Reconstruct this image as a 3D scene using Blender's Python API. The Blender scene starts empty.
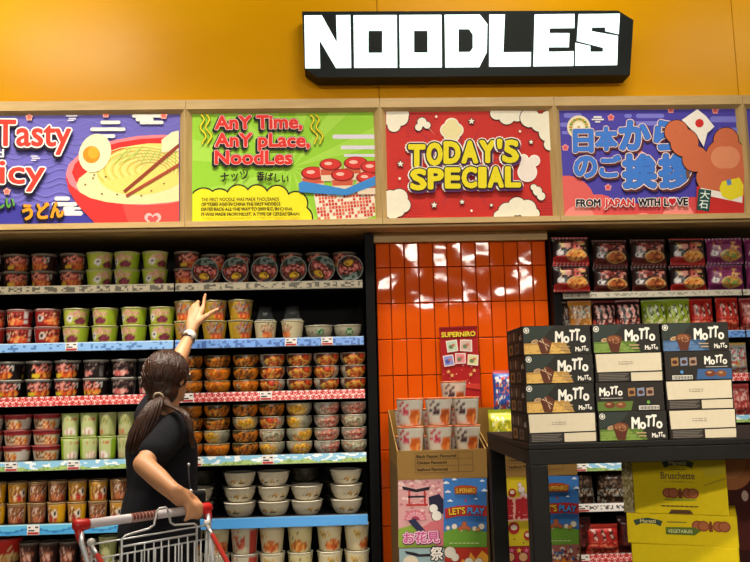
import math
import bpy, bmesh, random
from mathutils import Vector, Matrix
from mathutils.noise import noise as mnoise
scene = bpy.context.scene
COL = scene.collection
R = random.Random(11)
# ------------------------------------------------------------------ camera
F = 820.0; H = 1.42
YAW, PITCH, ROLL = math.radians(2.55), math.radians(7.42), math.radians(1.4)
_f = Vector((math.sin(YAW)*math.cos(PITCH), math.cos(YAW)*math.cos(PITCH), math.sin(PITCH)))
_r0 = Vector((math.cos(YAW), -math.sin(YAW), 0)); _u0 = _r0.cross(_f)
_r = _r0*math.cos(ROLL) - _u0*math.sin(ROLL); _u = _u0*math.cos(ROLL) + _r0*math.sin(ROLL)
CAM = Vector((0, 0, H))
def W(px, py, Y):
    "point on the plane y=Y seen at a pixel"
    d = _f*F + _r*(px-375) - _u*(py-281)
    return CAM + d*(Y/d.y)
def AtX(px, Y, z):
    "x of the point at depth Y and height z seen in column px"
    c = px-375
    a = _r*F - _f*c
    return -(Y*a.y + (z-H)*a.z)/a.x
def proj(P):
    d = Vector(P)-CAM
    return 375+F*d.dot(_r)/d.dot(_f), 281-F*d.dot(_u)/d.dot(_f)
cd = bpy.data.cameras.new('camera'); cam = bpy.data.objects.new('camera', cd); COL.objects.link(cam)
cd.sensor_width = 36; cd.lens = F/750*36; cd.clip_start = .05
M3 = Matrix((_r, _u, -_f)).transposed()
cam.matrix_world = Matrix.Translation(CAM) @ M3.to_4x4()
scene.camera = cam
vs = scene.view_settings
vs.view_transform = 'Standard'; vs.look = 'None'; vs.gamma = 1; vs.use_curve_mapping = False
vs.exposure = 0.0
# ------------------------------------------------------------------ colours
def lin(c): return c/12.92 if c <= .04045 else ((c+.055)/1.055)**2.4
def hx(s):
    if not isinstance(s, str): return tuple(s)
    return tuple(lin(int(s[i:i+2], 16)/255) for i in (0, 2, 4))
def mixc(a, b, t): return tuple(a[i]*(1-t)+b[i]*t for i in range(3))
def cell(x, y, s=0):
    n = (int(math.floor(x))*374761393 ^ int(math.floor(y))*668265263 ^ (s+17)*2246822519) & 0xffffffff
    for k in (2246822519, 3266489917, 668265263):
        n = ((n ^ (n >> 15))*k) & 0xffffffff; n ^= n >> 13
    return (n & 0xffff)/65535
# ------------------------------------------------------------------ materials
MATS = {}
def newmat(name):
    m = bpy.data.materials.new(name); m.use_nodes = True
    nt = m.node_tree; b = nt.nodes['Principled BSDF']
    return m, nt, b
def mat_print(name, rough=.5, metal=0, coat=0, bump=0, bscale=60, var=.0, spec=.5):
    "printed or painted surface: the ink colour is stored on the mesh"
    m, nt, b = newmat(name)
    a = nt.nodes.new('ShaderNodeAttribute'); a.attribute_name = 'Col'
    out = a.outputs['Color']
    tc = nt.nodes.new('ShaderNodeTexCoord')
    nz = nt.nodes.new('ShaderNodeTexNoise'); nz.inputs['Scale'].default_value = bscale
    nz.inputs['Detail'].default_value = 3
    nt.links.new(tc.outputs['Object'], nz.inputs['Vector'])
    if var:
        mr = nt.nodes.new('ShaderNodeMapRange'); mr.inputs['To Min'].default_value = 1-var; mr.inputs['To Max'].default_value = 1+var
        nt.links.new(nz.outputs['Fac'], mr.inputs['Value'])
        vm = nt.nodes.new('ShaderNodeVectorMath'); vm.operation = 'SCALE'
        nt.links.new(out, vm.inputs[0]); nt.links.new(mr.outputs[0], vm.inputs['Scale']); out = vm.outputs[0]
    nt.links.new(out, b.inputs['Base Color'])
    b.inputs['Roughness'].default_value = rough; b.inputs['Metallic'].default_value = metal
    b.inputs['Coat Weight'].default_value = coat; b.inputs['Specular IOR Level'].default_value = spec
    if bump:
        bp = nt.nodes.new('ShaderNodeBump'); bp.inputs['Strength'].default_value = bump; bp.inputs['Distance'].default_value = .002
        nt.links.new(nz.outputs['Fac'], bp.inputs['Height']); nt.links.new(bp.outputs[0], b.inputs['Normal'])
    MATS[name] = m; return m
mat_print('print', .6, var=.06, spec=.22)
mat_print('paper', .75, var=.08, bump=.2, bscale=90)
mat_print('film', .28, var=.05, bump=.5, bscale=45)
mat_print('plastic', .35)
mat_print('gloss', .18)
mat_print('matte', .8, var=.1)
mat_print('steel', .38, metal=.6)
mat_print('carton', .8, var=.08, bump=.2, bscale=40, spec=.2)
mat_print('rack', .6, bump=.1, bscale=200, spec=.15)
mat_print('skin', .5, var=.05, bscale=30)
mat_print('cloth', .9, var=.15, bump=.5, bscale=160, spec=.2)
def mat_noise(name, c1, c2, scale, rough, stretch=(1, 1, 1), bump=.2, coat=0, bdist=.002, detail=4):
    m, nt, b = newmat(name)
    tc = nt.nodes.new('ShaderNodeTexCoord'); mp = nt.nodes.new('ShaderNodeMapping'); mp.inputs['Scale'].default_value = stretch
    nz = nt.nodes.new('ShaderNodeTexNoise'); nz.inputs['Scale'].default_value = scale; nz.inputs['Detail'].default_value = detail
    cr = nt.nodes.new('ShaderNodeValToRGB')
    cr.color_ramp.elements[0].position = .3; cr.color_ramp.elements[1].position = .7
    cr.color_ramp.elements[0].color = (*hx(c1), 1); cr.color_ramp.elements[1].color = (*hx(c2), 1)
    bp = nt.nodes.new('ShaderNodeBump'); bp.inputs['Strength'].default_value = bump; bp.inputs['Distance'].default_value = bdist
    L = nt.links.new
    L(tc.outputs['Object'], mp.inputs[0]); L(mp.outputs[0], nz.inputs['Vector']); L(nz.outputs['Fac'], cr.inputs[0])
    L(cr.outputs[0], b.inputs['Base Color']); L(nz.outputs['Fac'], bp.inputs['Height']); L(bp.outputs[0], b.inputs['Normal'])
    b.inputs['Roughness'].default_value = rough; b.inputs['Coat Weight'].default_value = coat
    MATS[name] = m; return m
mat_noise('yellow_wall', 'f4ac00', 'faB400', 1.2, .28, (1, 1, 2.5), .12, bdist=.01)
MATS['yellow_wall'].node_tree.nodes['Principled BSDF'].inputs['Specular IOR Level'].default_value = .11
mat_noise('wood', 'b8965c', 'c9a870', 5, .5, (1.2, 6, 9), .15)
mat_noise('wood_v', 'b8965c', 'c9a870', 5, .5, (9, 6, 1.2), .15)
mat_noise('orange_tile', 'dc5006', 'e65c0a', 3, .055, (1, 1, 1), .45, coat=.0, bdist=.03, detail=2)
MATS['orange_tile'].node_tree.nodes['Principled BSDF'].inputs['Specular IOR Level'].default_value = .27
mat_noise('grout', '5a2408', '6a3010', 60, .9)
mat_noise('floor', '8f8a80', 'a49f94', 2, .35, bump=.03)
mat_noise('ceiling', '2c2a28', '35322f', 2, .9)
mat_noise('black_board', '070607', '0c0b0c', 8, .6)
mat_noise('hair', '1a0b06', '4c2814', 30, .36, (7, 7, .7), .8, bdist=.004)
mat_noise('table_black', '120f0d', '1a1714', 12, .55, bump=.1)
MATS['table_black'].node_tree.nodes['Principled BSDF'].inputs['Specular IOR Level'].default_value = .2
m, nt, b = newmat('clear_plastic')
tr = nt.nodes.new('ShaderNodeBsdfTransparent'); mx = nt.nodes.new('ShaderNodeMixShader'); lw = nt.nodes.new('ShaderNodeLayerWeight'); mr = nt.nodes.new('ShaderNodeMapRange')
tr.inputs[0].default_value = (.9, .92, .92, 1); b.inputs['Roughness'].default_value = .08; b.inputs['Base Color'].default_value = (.05, .05, .05, 1); lw.inputs[0].default_value = .35
mr.inputs['To Min'].default_value = .03; mr.inputs['To Max'].default_value = .55
nt.links.new(lw.outputs['Facing'], mr.inputs['Value']); nt.links.new(mr.outputs[0], mx.inputs[0]); nt.links.new(tr.outputs[0], mx.inputs[1]); nt.links.new(b.outputs[0], mx.inputs[2])
nt.links.new(mx.outputs[0], nt.nodes['Material Output'].inputs[0])
MATS['clear_plastic'] = m
def mat_emit(name, col, strength):
    m, nt, b = newmat(name)
    b.inputs['Base Color'].default_value = (*hx(col), 1); b.inputs['Emission Color'].default_value = (*hx(col), 1)
    b.inputs['Emission Strength'].default_value = strength; MATS[name] = m
mat_emit('lit_letter', 'eafdfb', 1.15)
mat_emit('lamp_face', 'fff0d8', 9)
# ------------------------------------------------------------------ mesh builder
class MB:
    def __init__(s): s.v = []; s.c = []; s.f = []; s.sm = []
    def poly(s, pts, col, smooth=False):
        n = len(s.v); col = hx(col)
        for p in pts: s.v.append(Vector(p)); s.c.append(col)
        s.f.append(tuple(range(n, n+len(pts)))); s.sm.append(smooth); return s
    def box(s, lo, hi, col, mat=None):
        col = hx(col); n = len(s.v)
        for k in range(8):
            p = Vector((hi[0] if k & 1 else lo[0], hi[1] if k & 2 else lo[1], hi[2] if k & 4 else lo[2]))
            s.v.append(mat @ p if mat else p); s.c.append(col)
        for q in ((0, 2, 3, 1), (4, 5, 7, 6), (0, 1, 5, 4), (2, 6, 7, 3), (0, 4, 6, 2), (1, 3, 7, 5)):
            s.f.append(tuple(n+i for i in q)); s.sm.append(False)
        return s
    def bbox(s, lo, hi, col, r=.004, seg=2, mat=None):
        col = hx(col); bm = bmesh.new(); bmesh.ops.create_cube(bm, size=1)
        for v in bm.verts: v.co = Vector([lo[i]+(v.co[i]+.5)*(hi[i]-lo[i]) for i in range(3)])
        bmesh.ops.bevel(bm, geom=bm.edges[:], offset=r, segments=seg, profile=.5, affect='EDGES')
        s.bm(bm, col, mat); bm.free(); return s
    def bm(s, bm, col, mat=None, smooth=False):
        n = len(s.v); bm.verts.index_update()
        for v in bm.verts: s.v.append(mat @ v.co if mat else v.co.copy()); s.c.append(col)
        for f in bm.faces: s.f.append(tuple(n+v.index for v in f.verts)); s.sm.append(smooth)
    def grid(s, P, nu, nv, paint, smooth=True, closeu=False):
        n = len(s.v); cu = nu if closeu else nu+1
        for j in range(nv+1):
            for i in range(cu):
                u, v = i/nu, j/nv
                s.v.append(Vector(P(u, v))); s.c.append(hx(paint(u, v)) if callable(paint) else hx(paint))
        for j in range(nv):
            for i in range(nu):
                a = n+j*cu+i; b_ = n+j*cu+(i+1) % cu if closeu else a+1
                s.f.append((a, b_, b_+cu, a+cu)); s.sm.append(smooth)
        return s
    def cells(s, P, nu, nv, paint):
        "grid of separate flat-coloured cells: crisp print"
        for j in range(nv):
            for i in range(nu):
                u0, u1, v0, v1 = i/nu, (i+1)/nu, j/nv, (j+1)/nv
                s.poly([P(u0, v0), P(u1, v0), P(u1, v1), P(u0, v1)], paint((u0+u1)/2, (v0+v1)/2))
        return s
    def lathe(s, prof, seg, paint, o=(0, 0, 0), cap0=True, cap1=True, mat=None):
        n = len(s.v); o = Vector(o); L = [0]
        for k in range(1, len(prof)): L.append(L[-1]+math.hypot(prof[k][0]-prof[k-1][0], prof[k][1]-prof[k-1][1]))
        for k, (r, z) in enumerate(prof):
            for i in range(seg):
                a = 2*math.pi*i/seg - math.pi*1.5
                u = i/seg
                p = o+Vector((r*math.sin(a-math.pi/2), -r*math.cos(a-math.pi/2)*1.0, z))
                # u = .5 faces -Y
                ang = (u-.5)*2*math.pi
                p = o+Vector((r*math.sin(ang), -r*math.cos(ang), z))
                s.v.append(mat @ p if mat else p)
                s.c.append(hx(paint(u, L[k]/L[-1], r)) if callable(paint) else hx(paint))
        for k in range(len(prof)-1):
            for i in range(seg):
                a = n+k*seg+i; b_ = n+k*seg+(i+1) % seg
                s.f.append((a, b_, b_+seg, a+seg)); s.sm.append(True)
        if cap0 and prof[0][0] > 1e-5: s.f.append(tuple(n+i for i in range(seg))[::-1]); s.sm.append(False)
        if cap1 and prof[-1][0] > 1e-5: s.f.append(tuple(n+(len(prof)-1)*seg+i for i in range(seg))); s.sm.append(False)
        return s
    def tube(s, pts, rad, col, seg=8, closed=False, flat=None, cap=True):
        pts = [Vector(p) for p in pts]; N = len(pts); col = hx(col)
        if not hasattr(rad, '__len__'): rad = [rad]*N
        T = []
        for i in range(N):
            if closed: t = pts[(i+1) % N]-pts[i-1]
            else: t = pts[min(i+1, N-1)]-pts[max(i-1, 0)]
            T.append(t.normalized())
        ref = Vector((0, 0, 1)) if abs(T[0].z) < .9 else Vector((1, 0, 0))
        if flat is not None: ref = Vector(flat)
        n = len(s.v); a = (ref-T[0]*ref.dot(T[0])).normalized()
        for i in range(N):
            a = (a-T[i]*a.dot(T[i])).normalized(); b_ = T[i].cross(a)
            r = rad[i]; ra, rb = (r if hasattr(r, '__len__') else (r, r))
            for k in range(seg):
                th = 2*math.pi*k/seg
                s.v.append(pts[i]+a*math.cos(th)*ra+b_*math.sin(th)*rb); s.c.append(col)
        for i in range(N if closed else N-1):
            for k in range(seg):
                p = n+i*seg+k; q = n+i*seg+(k+1) % seg; j = ((i+1) % N)
                s.f.append((p, q, n+j*seg+(k+1) % seg, n+j*seg+k)); s.sm.append(True)
        if not closed and cap:
            s.f.append(tuple(n+k for k in range(seg))[::-1]); s.f.append(tuple(n+(N-1)*seg+k for k in range(seg))); s.sm += [False, False]
        return s
    def ball(s, c, r, col, seg=16, mat=None):
        r = r if hasattr(r, '__len__') else (r, r, r); c = Vector(c); n = len(s.v); col = hx(col); rings = seg//2
        for j in range(rings+1):
            ph = math.pi*j/rings
            for i in range(seg):
                th = 2*math.pi*i/seg
                p = Vector((r[0]*math.sin(ph)*math.cos(th), r[1]*math.sin(ph)*math.sin(th), r[2]*math.cos(ph)))
                if mat: p = mat @ p
                s.v.append(c+p); s.c.append(col)
        for j in range(rings):
            for i in range(seg):
                a = n+j*seg+i; b_ = n+j*seg+(i+1) % seg
                s.f.append((a, a+seg, b_+seg, b_)); s.sm.append(True)
        return s
    def build(s, name, mat, parent=None, o=(0, 0, 0)):
        me = bpy.data.meshes.new(name); o = Vector(o)
        me.from_pydata([v-o for v in s.v], [], s.f); me.update()
        me.polygons.foreach_set('use_smooth', s.sm)
        at = me.color_attributes.new('Col', 'FLOAT_COLOR', 'POINT')
        buf = []
        for c in s.c: buf += [c[0], c[1], c[2], 1.0]
        at.data.foreach_set('color', buf)
        me.materials.append(MATS[mat])
        ob = bpy.data.objects.new(name, me); COL.objects.link(ob)
        if parent: ob.parent = parent
        elif o.length: ob.location = o
        return ob
def empty(name, loc=(0, 0, 0), rz=0):
    o = bpy.data.objects.new(name, None); COL.objects.link(o); o.location = loc; o.rotation_euler = (0, 0, rz)
    o.empty_display_size = .05; return o
def tag(o, label=None, cat=None, group=None, kind=None):
    if label: o['label'] = label
    if cat: o['category'] = cat
    if group: o['group'] = group
    if kind: o['kind'] = kind
    return o
def dup(root, loc, rot=None, name=None):
    r = root.copy(); COL.objects.link(r); r.location = loc
    for k in ('label', 'group'):
        if k in r: del r[k]
    if rot is not None: r.rotation_euler = rot
    for ch in root.children:
        c = ch.copy(); COL.objects.link(c); c.parent = r
        for g in ch.children:
            d = g.copy(); COL.objects.link(d); d.parent = c
    return r
# ------------------------------------------------------------------ lettering
_tc = {}
def glyphs(body, bold=0.0):
    key = (body, round(bold, 4))
    if key in _tc: return _tc[key]
    cu = bpy.data.curves.new('t', 'FONT'); cu.body = body; cu.size = 1; cu.offset = bold; cu.resolution_u = 3; cu.fill_mode = 'BOTH'
    ob = bpy.data.objects.new('t', cu); COL.objects.link(ob)
    dg = bpy.context.evaluated_depsgraph_get(); dg.update()
    me = bpy.data.meshes.new_from_object(ob.evaluated_get(dg))
    vv = [(v.co.x, v.co.y) for v in me.vertices]; ff = [tuple(p.vertices) for p in me.polygons]
    bpy.data.objects.remove(ob); bpy.data.curves.remove(cu); bpy.data.meshes.remove(me)
    _tc[key] = (vv, ff); return _tc[key]
class Art:
    "flat print: shapes given in a crop's pixels, laid on the plane y=Y, later shapes on top"
    def __init__(s, x0, y0, sc, Y, clip=None, step=.00016):
        s.x0, s.y0, s.sc, s.Y, s.mb, s.n, s.step = x0, y0, sc, Y, MB(), 0, step
        s.clip = clip  # crop-pixel rectangle
    def P(s, x, y, lay=None):
        p = W(s.x0+x/s.sc, s.y0+y/s.sc, s.Y); p.y -= (s.n if lay is None else lay)*s.step
        return p
    def poly(s, pts, col, lay=True):
        if s.clip:
            a0, b0, a1, b1 = s.clip
            for ax, lim, sg in ((0, a0, 1), (0, a1, -1), (1, b0, 1), (1, b1, -1)):
                out = []
                for i in range(len(pts)):
                    p, q = pts[i-1], pts[i]
                    ip, iq = sg*(p[ax]-lim) >= 0, sg*(q[ax]-lim) >= 0
                    if ip != iq:
                        t = (lim-p[ax])/(q[ax]-p[ax]); out.append((p[0]+(q[0]-p[0])*t, p[1]+(q[1]-p[1])*t))
                    if iq: out.append(q)
                pts = out
                if len(pts) < 3: return s
        s.n = math.floor(s.n+1) if lay else s.n+.04
        s.mb.poly([s.P(*p) for p in pts], col); return s
    def ell(s, cx, cy, rx, ry, col, rot=0, n=22, lay=True, a0=0, a1=360):
        c, q = math.cos(math.radians(rot)), math.sin(math.radians(rot)); pts = []
        for i in range(n):
            t = math.radians(a0+(a1-a0)*i/(n if a1-a0 == 360 else n-1)); x, y = rx*math.cos(t), ry*math.sin(t)
            pts.append((cx+x*c-y*q, cy+x*q+y*c))
        return s.poly(pts, col, lay)
    def line(s, pts, w, col, lay=True):
        if lay: s.n += 1
        for (a, b_) in zip(pts[:-1], pts[1:]):
            d = Vector((b_[0]-a[0], b_[1]-a[1]))
            if d.length < 1e-6: continue
            e = d.normalized()*w*.3; n = Vector((-d.y, d.x)).normalized()*w/2
            s.poly([(a[0]-e.x+n.x, a[1]-e.y+n.y), (b_[0]+e.x+n.x, b_[1]+e.y+n.y), (b_[0]+e.x-n.x, b_[1]+e.y-n.y), (a[0]-e.x-n.x, a[1]-e.y-n.y)], col, False)
        return s
    def bar(s, x0, x1, y, h, col, lay=True):
        s.poly([(x0, y-h/2), (x1, y-h/2), (x1, y+h/2), (x0, y+h/2)], col, lay)
        s.ell(x0, y, h/2, h/2, col, lay=False, n=12); s.ell(x1, y, h/2, h/2, col, lay=False, n=12); return s
    def puff(s, blobs, col, line=None, lw=4):
        if line:
            s.n += 1
            for (x, y, r) in blobs: s.ell(x, y, r+lw, r+lw, line, lay=False)
        s.n += 1
        for (x, y, r) in blobs: s.ell(x, y, r, r, col, lay=False)
        return s
    def star(s, x, y, r, col, line=None, k=5, inner=.45, rot=-90):
        def pt(rr): return [(x+(rr if i % 2 == 0 else rr*inner)*math.cos(math.radians(rot+i*180/k)), y+(rr if i % 2 == 0 else rr*inner)*math.sin(math.radians(rot+i*180/k))) for i in range(2*k)]
        if line: s.poly(pt(r*1.45), line)
        return s.poly(pt(r), col)
    def text(s, body, p0, p1, cap, styles, cjk=False):
        "styles: list of (colour, boldness, dx, dy) drawn bottom to top; cap = capital height in crop px"
        base, _ = glyphs(body, 0)
        if not base: return s
        xs = [v[0] for v in base]; ys = [v[1] for v in base]; mn, mx = min(xs), max(xs)
        capu = (max(ys)-min(ys)) if cjk else .69
        y00 = min(ys) if cjk else 0
        d = Vector((p1[0]-p0[0], p1[1]-p0[1])); sx = d.length/(mx-mn); sy = cap/capu
        e = d.normalized(); nrm = Vector((e.y, -e.x))
        vv, ff = glyphs(body, 0)
        for (col, bold, dx, dy) in styles:
            s.n = math.floor(s.n)+1; col = hx(col)
            k = 1 if bold < .004 else (8 if bold < .05 else 12)
            for q in range(k):
                ang = 2*math.pi*q/k; ox = bold*math.cos(ang)*cap/.69 if k > 1 else 0; oy = bold*math.sin(ang)*cap/.69 if k > 1 else 0
                n = len(s.mb.v); s.n += .05
                for (x, y) in vv:
                    px = p0[0]+e.x*(x-mn)*sx+nrm.x*(y-y00)*sy+dx+ox; py = p0[1]+e.y*(x-mn)*sx+nrm.y*(y-y00)*sy+dy+oy
                    s.mb.v.append(s.P(px, py)); s.mb.c.append(col)
                for f in ff: s.mb.f.append(tuple(n+i for i in f)); s.mb.sm.append(False)
        return s
    def build(s, name, mat, parent, o=(0, 0, 0)): return s.mb.build(name, mat, parent, o)
class Flat(Art):
    "flat print on a plane of its own: origin at the top left, ex and ez unit vectors, sc = crop px per metre"
    def __init__(s, o, ex, ez, sc, step=.00016, clip=None):
        s.o, s.ex, s.ez, s.sc, s.mb, s.n, s.step, s.clip = Vector(o), Vector(ex), Vector(ez), sc, MB(), 0, step, clip
        s.nn = s.ex.cross(s.ez)
    def P(s, x, y, lay=None):
        return s.o+s.ex*(x/s.sc)-s.ez*(y/s.sc)+s.nn*((s.n if lay is None else lay)*s.step)
# ------------------------------------------------------------------ the setting
XL, XR = -5.0, 5.4
YW = 3.98                                     # front of the tiled wall and of the yellow wall
def struct(mb, name, mat): o = mb.build(name, mat); o['kind'] = 'structure'; return o
struct(MB().box((XL, -14.5, -.05), (XR, 4.7, 0), 'ffffff'), 'floor', 'floor')
struct(MB().box((XL, -14.5, 4.3), (XR, 4.7, 4.35), 'ffffff'), 'ceiling', 'ceiling')
mb = MB()                                     # yellow wall: boards with narrow joints
xs = [XL, W(378, 50, YW).x, W(735, 50, YW).x, XR]
for a, b_ in zip(xs[:-1], xs[1:]):
    for z0, z1 in ((2.80, 4.3),):
        mb.bbox((a+.0015, YW, z0), (b_-.0015, YW+.05, z1), 'ffffff', .0012, 1)
mb.box((XL, YW+.03, 2.8), (XR, YW+.06, 4.3), '3a2800')
struct(mb, 'wall_back', 'yellow_wall')
struct(MB().box((XL, 4.5, 0), (XR, 4.56, 2.8), '151414'), 'wall_back.001', 'black_board')
# tiled pier
TX0, TX1, TZ = .183, 1.029, 2.125
mb = MB(); mb.box((TX0, YW+.012, 0), (TX1, 4.5, TZ), 'ffffff')
struct(mb, 'wall_middle', 'grout')
tw = (TX1-TX0)/12; th = .176; mb = MB(); z0 = W(378, 268, YW).z
zs = [TZ] + [z0-th*k for k in range(13)]; zs[-1] = max(zs[-1], 0)
for j in range(len(zs)-1):
    zt, zb = zs[j], max(zs[j+1], 0)
    if zt-zb < .02: continue
    for i in range(12):
        a = TX0+i*tw+.0018; b_ = TX0+(i+1)*tw-.0018
        tx, tz = R.uniform(-.0012, .0012), R.uniform(-.002, .002)
        bm = bmesh.new(); bmesh.ops.create_cube(bm, size=1)
        for v in bm.verts: v.co = Vector((a+(v.co.x+.5)*(b_-a), YW+(v.co.y+.5)*.013+(v.co.x*tx+v.co.z*tz if v.co.y < 0 else 0), zb+.0018+(v.co.z+.5)*(zt-zb-.0036)))
        bmesh.ops.bevel(bm, geom=[e for e in bm.edges if all(v.co.y < YW+.006 for v in e.verts)], offset=.003, segments=2, profile=.5, affect='EDGES')
        mb.bm(bm, (1, 1, 1)); bm.free()
mb.build('wall_middle.001', 'orange_tile')['kind'] = 'structure'
struct(MB().bbox((TX0-.01, YW-.03, TZ), (TX1+.005, YW+.02, 2.172), 'b08a50', .003), 'trim_1', 'wood')
# ------------------------------------------------------------------ wooden header with printed panels
YH = 3.80; YP = 3.824; HT, HB = 2.803, 2.185
struct(MB().bbox((XL, YH+.02, HB-.012), (XR, 4.5, HB+.0), 'b9935c', .003), 'trim_2', 'wood')     # soffit board under the header
struct(MB().box((XL, YP+.02, HB+.002), (XR, YW+.02, HT-.004), '8a6a3c'), 'trim_3', 'wood')        # backing behind the frames
DIV = [W(185, 165, YH).x, W(381, 165, YH).x, W(557.5, 165, YH).x, W(748, 165, YH).x]
pw = DIV[1]-DIV[0]
DIV = [DIV[0]-pw-.10, *DIV, DIV[3]+pw]
PZ1, PZ0 = W(280, 113.5, YP).z, W(280, 220.5, YP).z
ART = {}
def frame(k, label):
    x0, x1 = DIV[k], DIV[k+1]; hw = .029
    g = tag(empty('framed_sign', ((x0+x1)/2, YP, HB)), label, 'sign', None); o = Vector(g.location)
    a, b_ = x0+hw, x1-hw
    O = [(x0+.001, YH, HB+.002), (x1-.001, YH, HB+.002), (x1-.001, YH, HT), (x0+.001, YH, HT)]
    lip = [(x0+.004, YH, HB+.028), (x1-.004, YH, HB+.028), (x1-.004, YH, HT-.045), (x0+.004, YH, HT-.045)]
    I = [(a, YP, PZ0), (b_, YP, PZ0), (b_, YP, PZ1), (a, YP, PZ1)]
    for i, nm in enumerate(('frame_bar', 'frame_bar', 'frame_bar', 'frame_bar')):
        j = (i+1) % 4; m = MB()
        bk = lambda p: (p[0], YP+.018, p[2])
        m.poly([O[i], O[j], lip[j], lip[i]], 'ffffff'); m.poly([lip[i], lip[j], I[j], I[i]], 'ffffff')
        m.poly([I[i], I[j], bk(I[j]), bk(I[i])], 'ffffff'); m.poly([O[i], O[j], bk(O[j]), bk(O[i])], 'ffffff'); m.poly([bk(I[i]), bk(I[j]), bk(O[j]), bk(O[i])], 'ffffff')
        m.poly([O[i], lip[i], I[i], bk(I[i]), bk(O[i])], 'ffffff'); m.poly([O[j], lip[j], I[j], bk(I[j]), bk(O[j])], 'ffffff')
        m.build(nm, 'wood' if i % 2 == 0 else 'wood_v', g, o)
    return g, o
def rect_of(art, k):
    "the panel's opening in crop pixels"
    x0, x1 = DIV[k]+.029, DIV[k+1]-.029
    p = [((proj((x, YP, z))[0]-art.x0)*art.sc, (proj((x, YP, z))[1]-art.y0)*art.sc) for x in (x0, x1) for z in (PZ0-.001, PZ1+.001)]
    return p
def panel_bg(art, k, col):
    p = rect_of(art, k); q = [p[0], p[2], p[3], p[1]]
    # clip lines follow the opening closely enough: it is nearly upright in the crop
    art.clip = (min(p[0][0], p[1][0])+3, min(p[1][1], p[3][1])+1, max(p[2][0], p[3][0])-3, max(p[0][1], p[2][1])-1)
    c = art.clip; art.clip = None; art.poly(q, col); art.clip = c
def petal(A, x, y, r, col='e86a5c', c2='f4b0a0'):
    A.star(x, y, r, col, c2, 5, .72)
def cloudbars(A, bars, col):
    A.n += 1
    for (x0, x1, y, h) in bars: A.bar(x0, x1, y, h, col, False)
# panel 1: tasty and spicy
g, o = frame(0, 'wooden framed sign with a red noodle bowl on violet, reading Tasty and Spicy')
A = Art(0, 90, 3.947, YP-.001); panel_bg(A, 0, '6c64ba')
A.n += 1
for k in range(16):
    for cx in range(-330, 760, 120):
        y = 95+k*28; pts = [(cx+t*12, y+9*math.sin(t/10*math.pi*2)+(k % 2)*6) for t in range(11)]
        A.line(pts, 2.6, '7f78c8', False)
A.poly([(-400, 470), (-200, 455), (0, 445), (60, 450), (130, 480), (230, 500), (330, 492), (500, 505), (700, 490), (700, 530), (-400, 530)], '3a3696')
A.n += 1
cloudbars(A, [(365, 490, 157, 14), (405, 470, 130, 14), (395, 450, 184, 14), (530, 635, 104, 14), (560, 640, 130, 14), (545, 600, 118, 16)], 'ece6dc')
cloudbars(A, [(265, 305, 104, 6), (275, 300, 115, 6), (270, 292, 122, 5), (125, 150, 263, 5), (130, 158, 271, 5), (126, 146, 279, 4)], 'd8d4e4')
cloudbars(A, [(225, 270, 430, 16), (215, 300, 452, 16), (240, 320, 488, 18), (260, 290, 470, 18), (300, 320, 468, 10)], 'e6e0dc')
for x, y in ((118, 110), (30, 402), (648, 104), (420, 98), (-120, 300), (-60, 120)): petal(A, x, y, 11)
A.poly([(262, 345), (275, 400), (310, 455), (380, 530), (760, 530), (760, 300)], 'e2302e')
A.poly([(480, 440), (600, 430), (760, 400), (760, 530), (510, 530)], 'ea4a42')
A.ell(600, 318, 338, 138, 'ea8088', -3); A.ell(608, 312, 322, 120, 'cf2a26', -3)
A.ell(625, 352, 322, 98, 'ead8a0', -5)
A.ell(575, 315, 190, 100, 'e8d06c', -8)
A.n += 1
for k in range(13):
    rx, ry = 185-k*11, 95-k*6
    pts = [(575+(k*4-20)+rx*math.cos(t/14*math.pi*1.25+2.6), 318+ry*math.sin(t/14*math.pi*1.25+2.6)) for t in range(15)]
    A.line(pts, 3, 'caa640' if k % 2 else 'f6e69c', False)
for k in range(16): A.line([(440+k*17, 285+10*math.sin(k)), (500+k*13, 235+12*math.cos(k*2))], 4, 'a8c050' if k % 2 else 'c4d070', k == 0)
A.n += 1
for x, y in ((340, 375), (370, 350), (405, 412), (465, 415), (540, 395), (600, 400), (650, 372), (375, 338), (420, 345), (560, 420)): A.ell(x, y, 4, 3, '5a4020', lay=False, n=8)
A.ell(378, 252, 62, 78, 'ecdfb4', 20); A.ell(364, 258, 34, 34, 'e08a18'); A.ell(372, 250, 22, 24, 'f0a428')
A.poly([(640, 200), (680, 170), (760, 150), (760, 240), (640, 250)], 'eadcb0')
A.poly([(488, 400), (497, 408), (700, 238), (760, 190), (756, 180), (695, 224)], '8e3a22'); A.poly([(498, 416), (504, 425), (760, 275), (756, 262)], 'a2442a')
A.puff([(590, 505, 17), (622, 505, 17), (606, 520, 22)], 'f0b4b0'); A.puff([(595, 508, 10), (617, 508, 10), (606, 518, 13)], 'd85050')
ST = [('1c1420', .075, -4, 8), ('f4ece6', .06, 0, 0), ('d6382a', .022, 0, 0)]
A.text('Tasty', (-12, 222), (282, 224), 100, ST); A.text('Spicy', (-160, 368), (180, 372), 92, ST)
A.text('and', (-62, 268), (20, 268), 30, [('1c1420', .07, -1, 2), ('f0ece8', .03, 0, 0)])
A.text('おいしい', (-90, 470), (62, 468), 42, [('1c1420', .08, -2, 4), ('5a9a3a', .035, 0, 0)], True)
A.text('うどん', (98, 515), (256, 503), 60, [('1c1420', .085, -3, 5), ('e8961c', .04, 0, 0)], True)
A.build('printed_panel', 'print', g, o)
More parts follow.
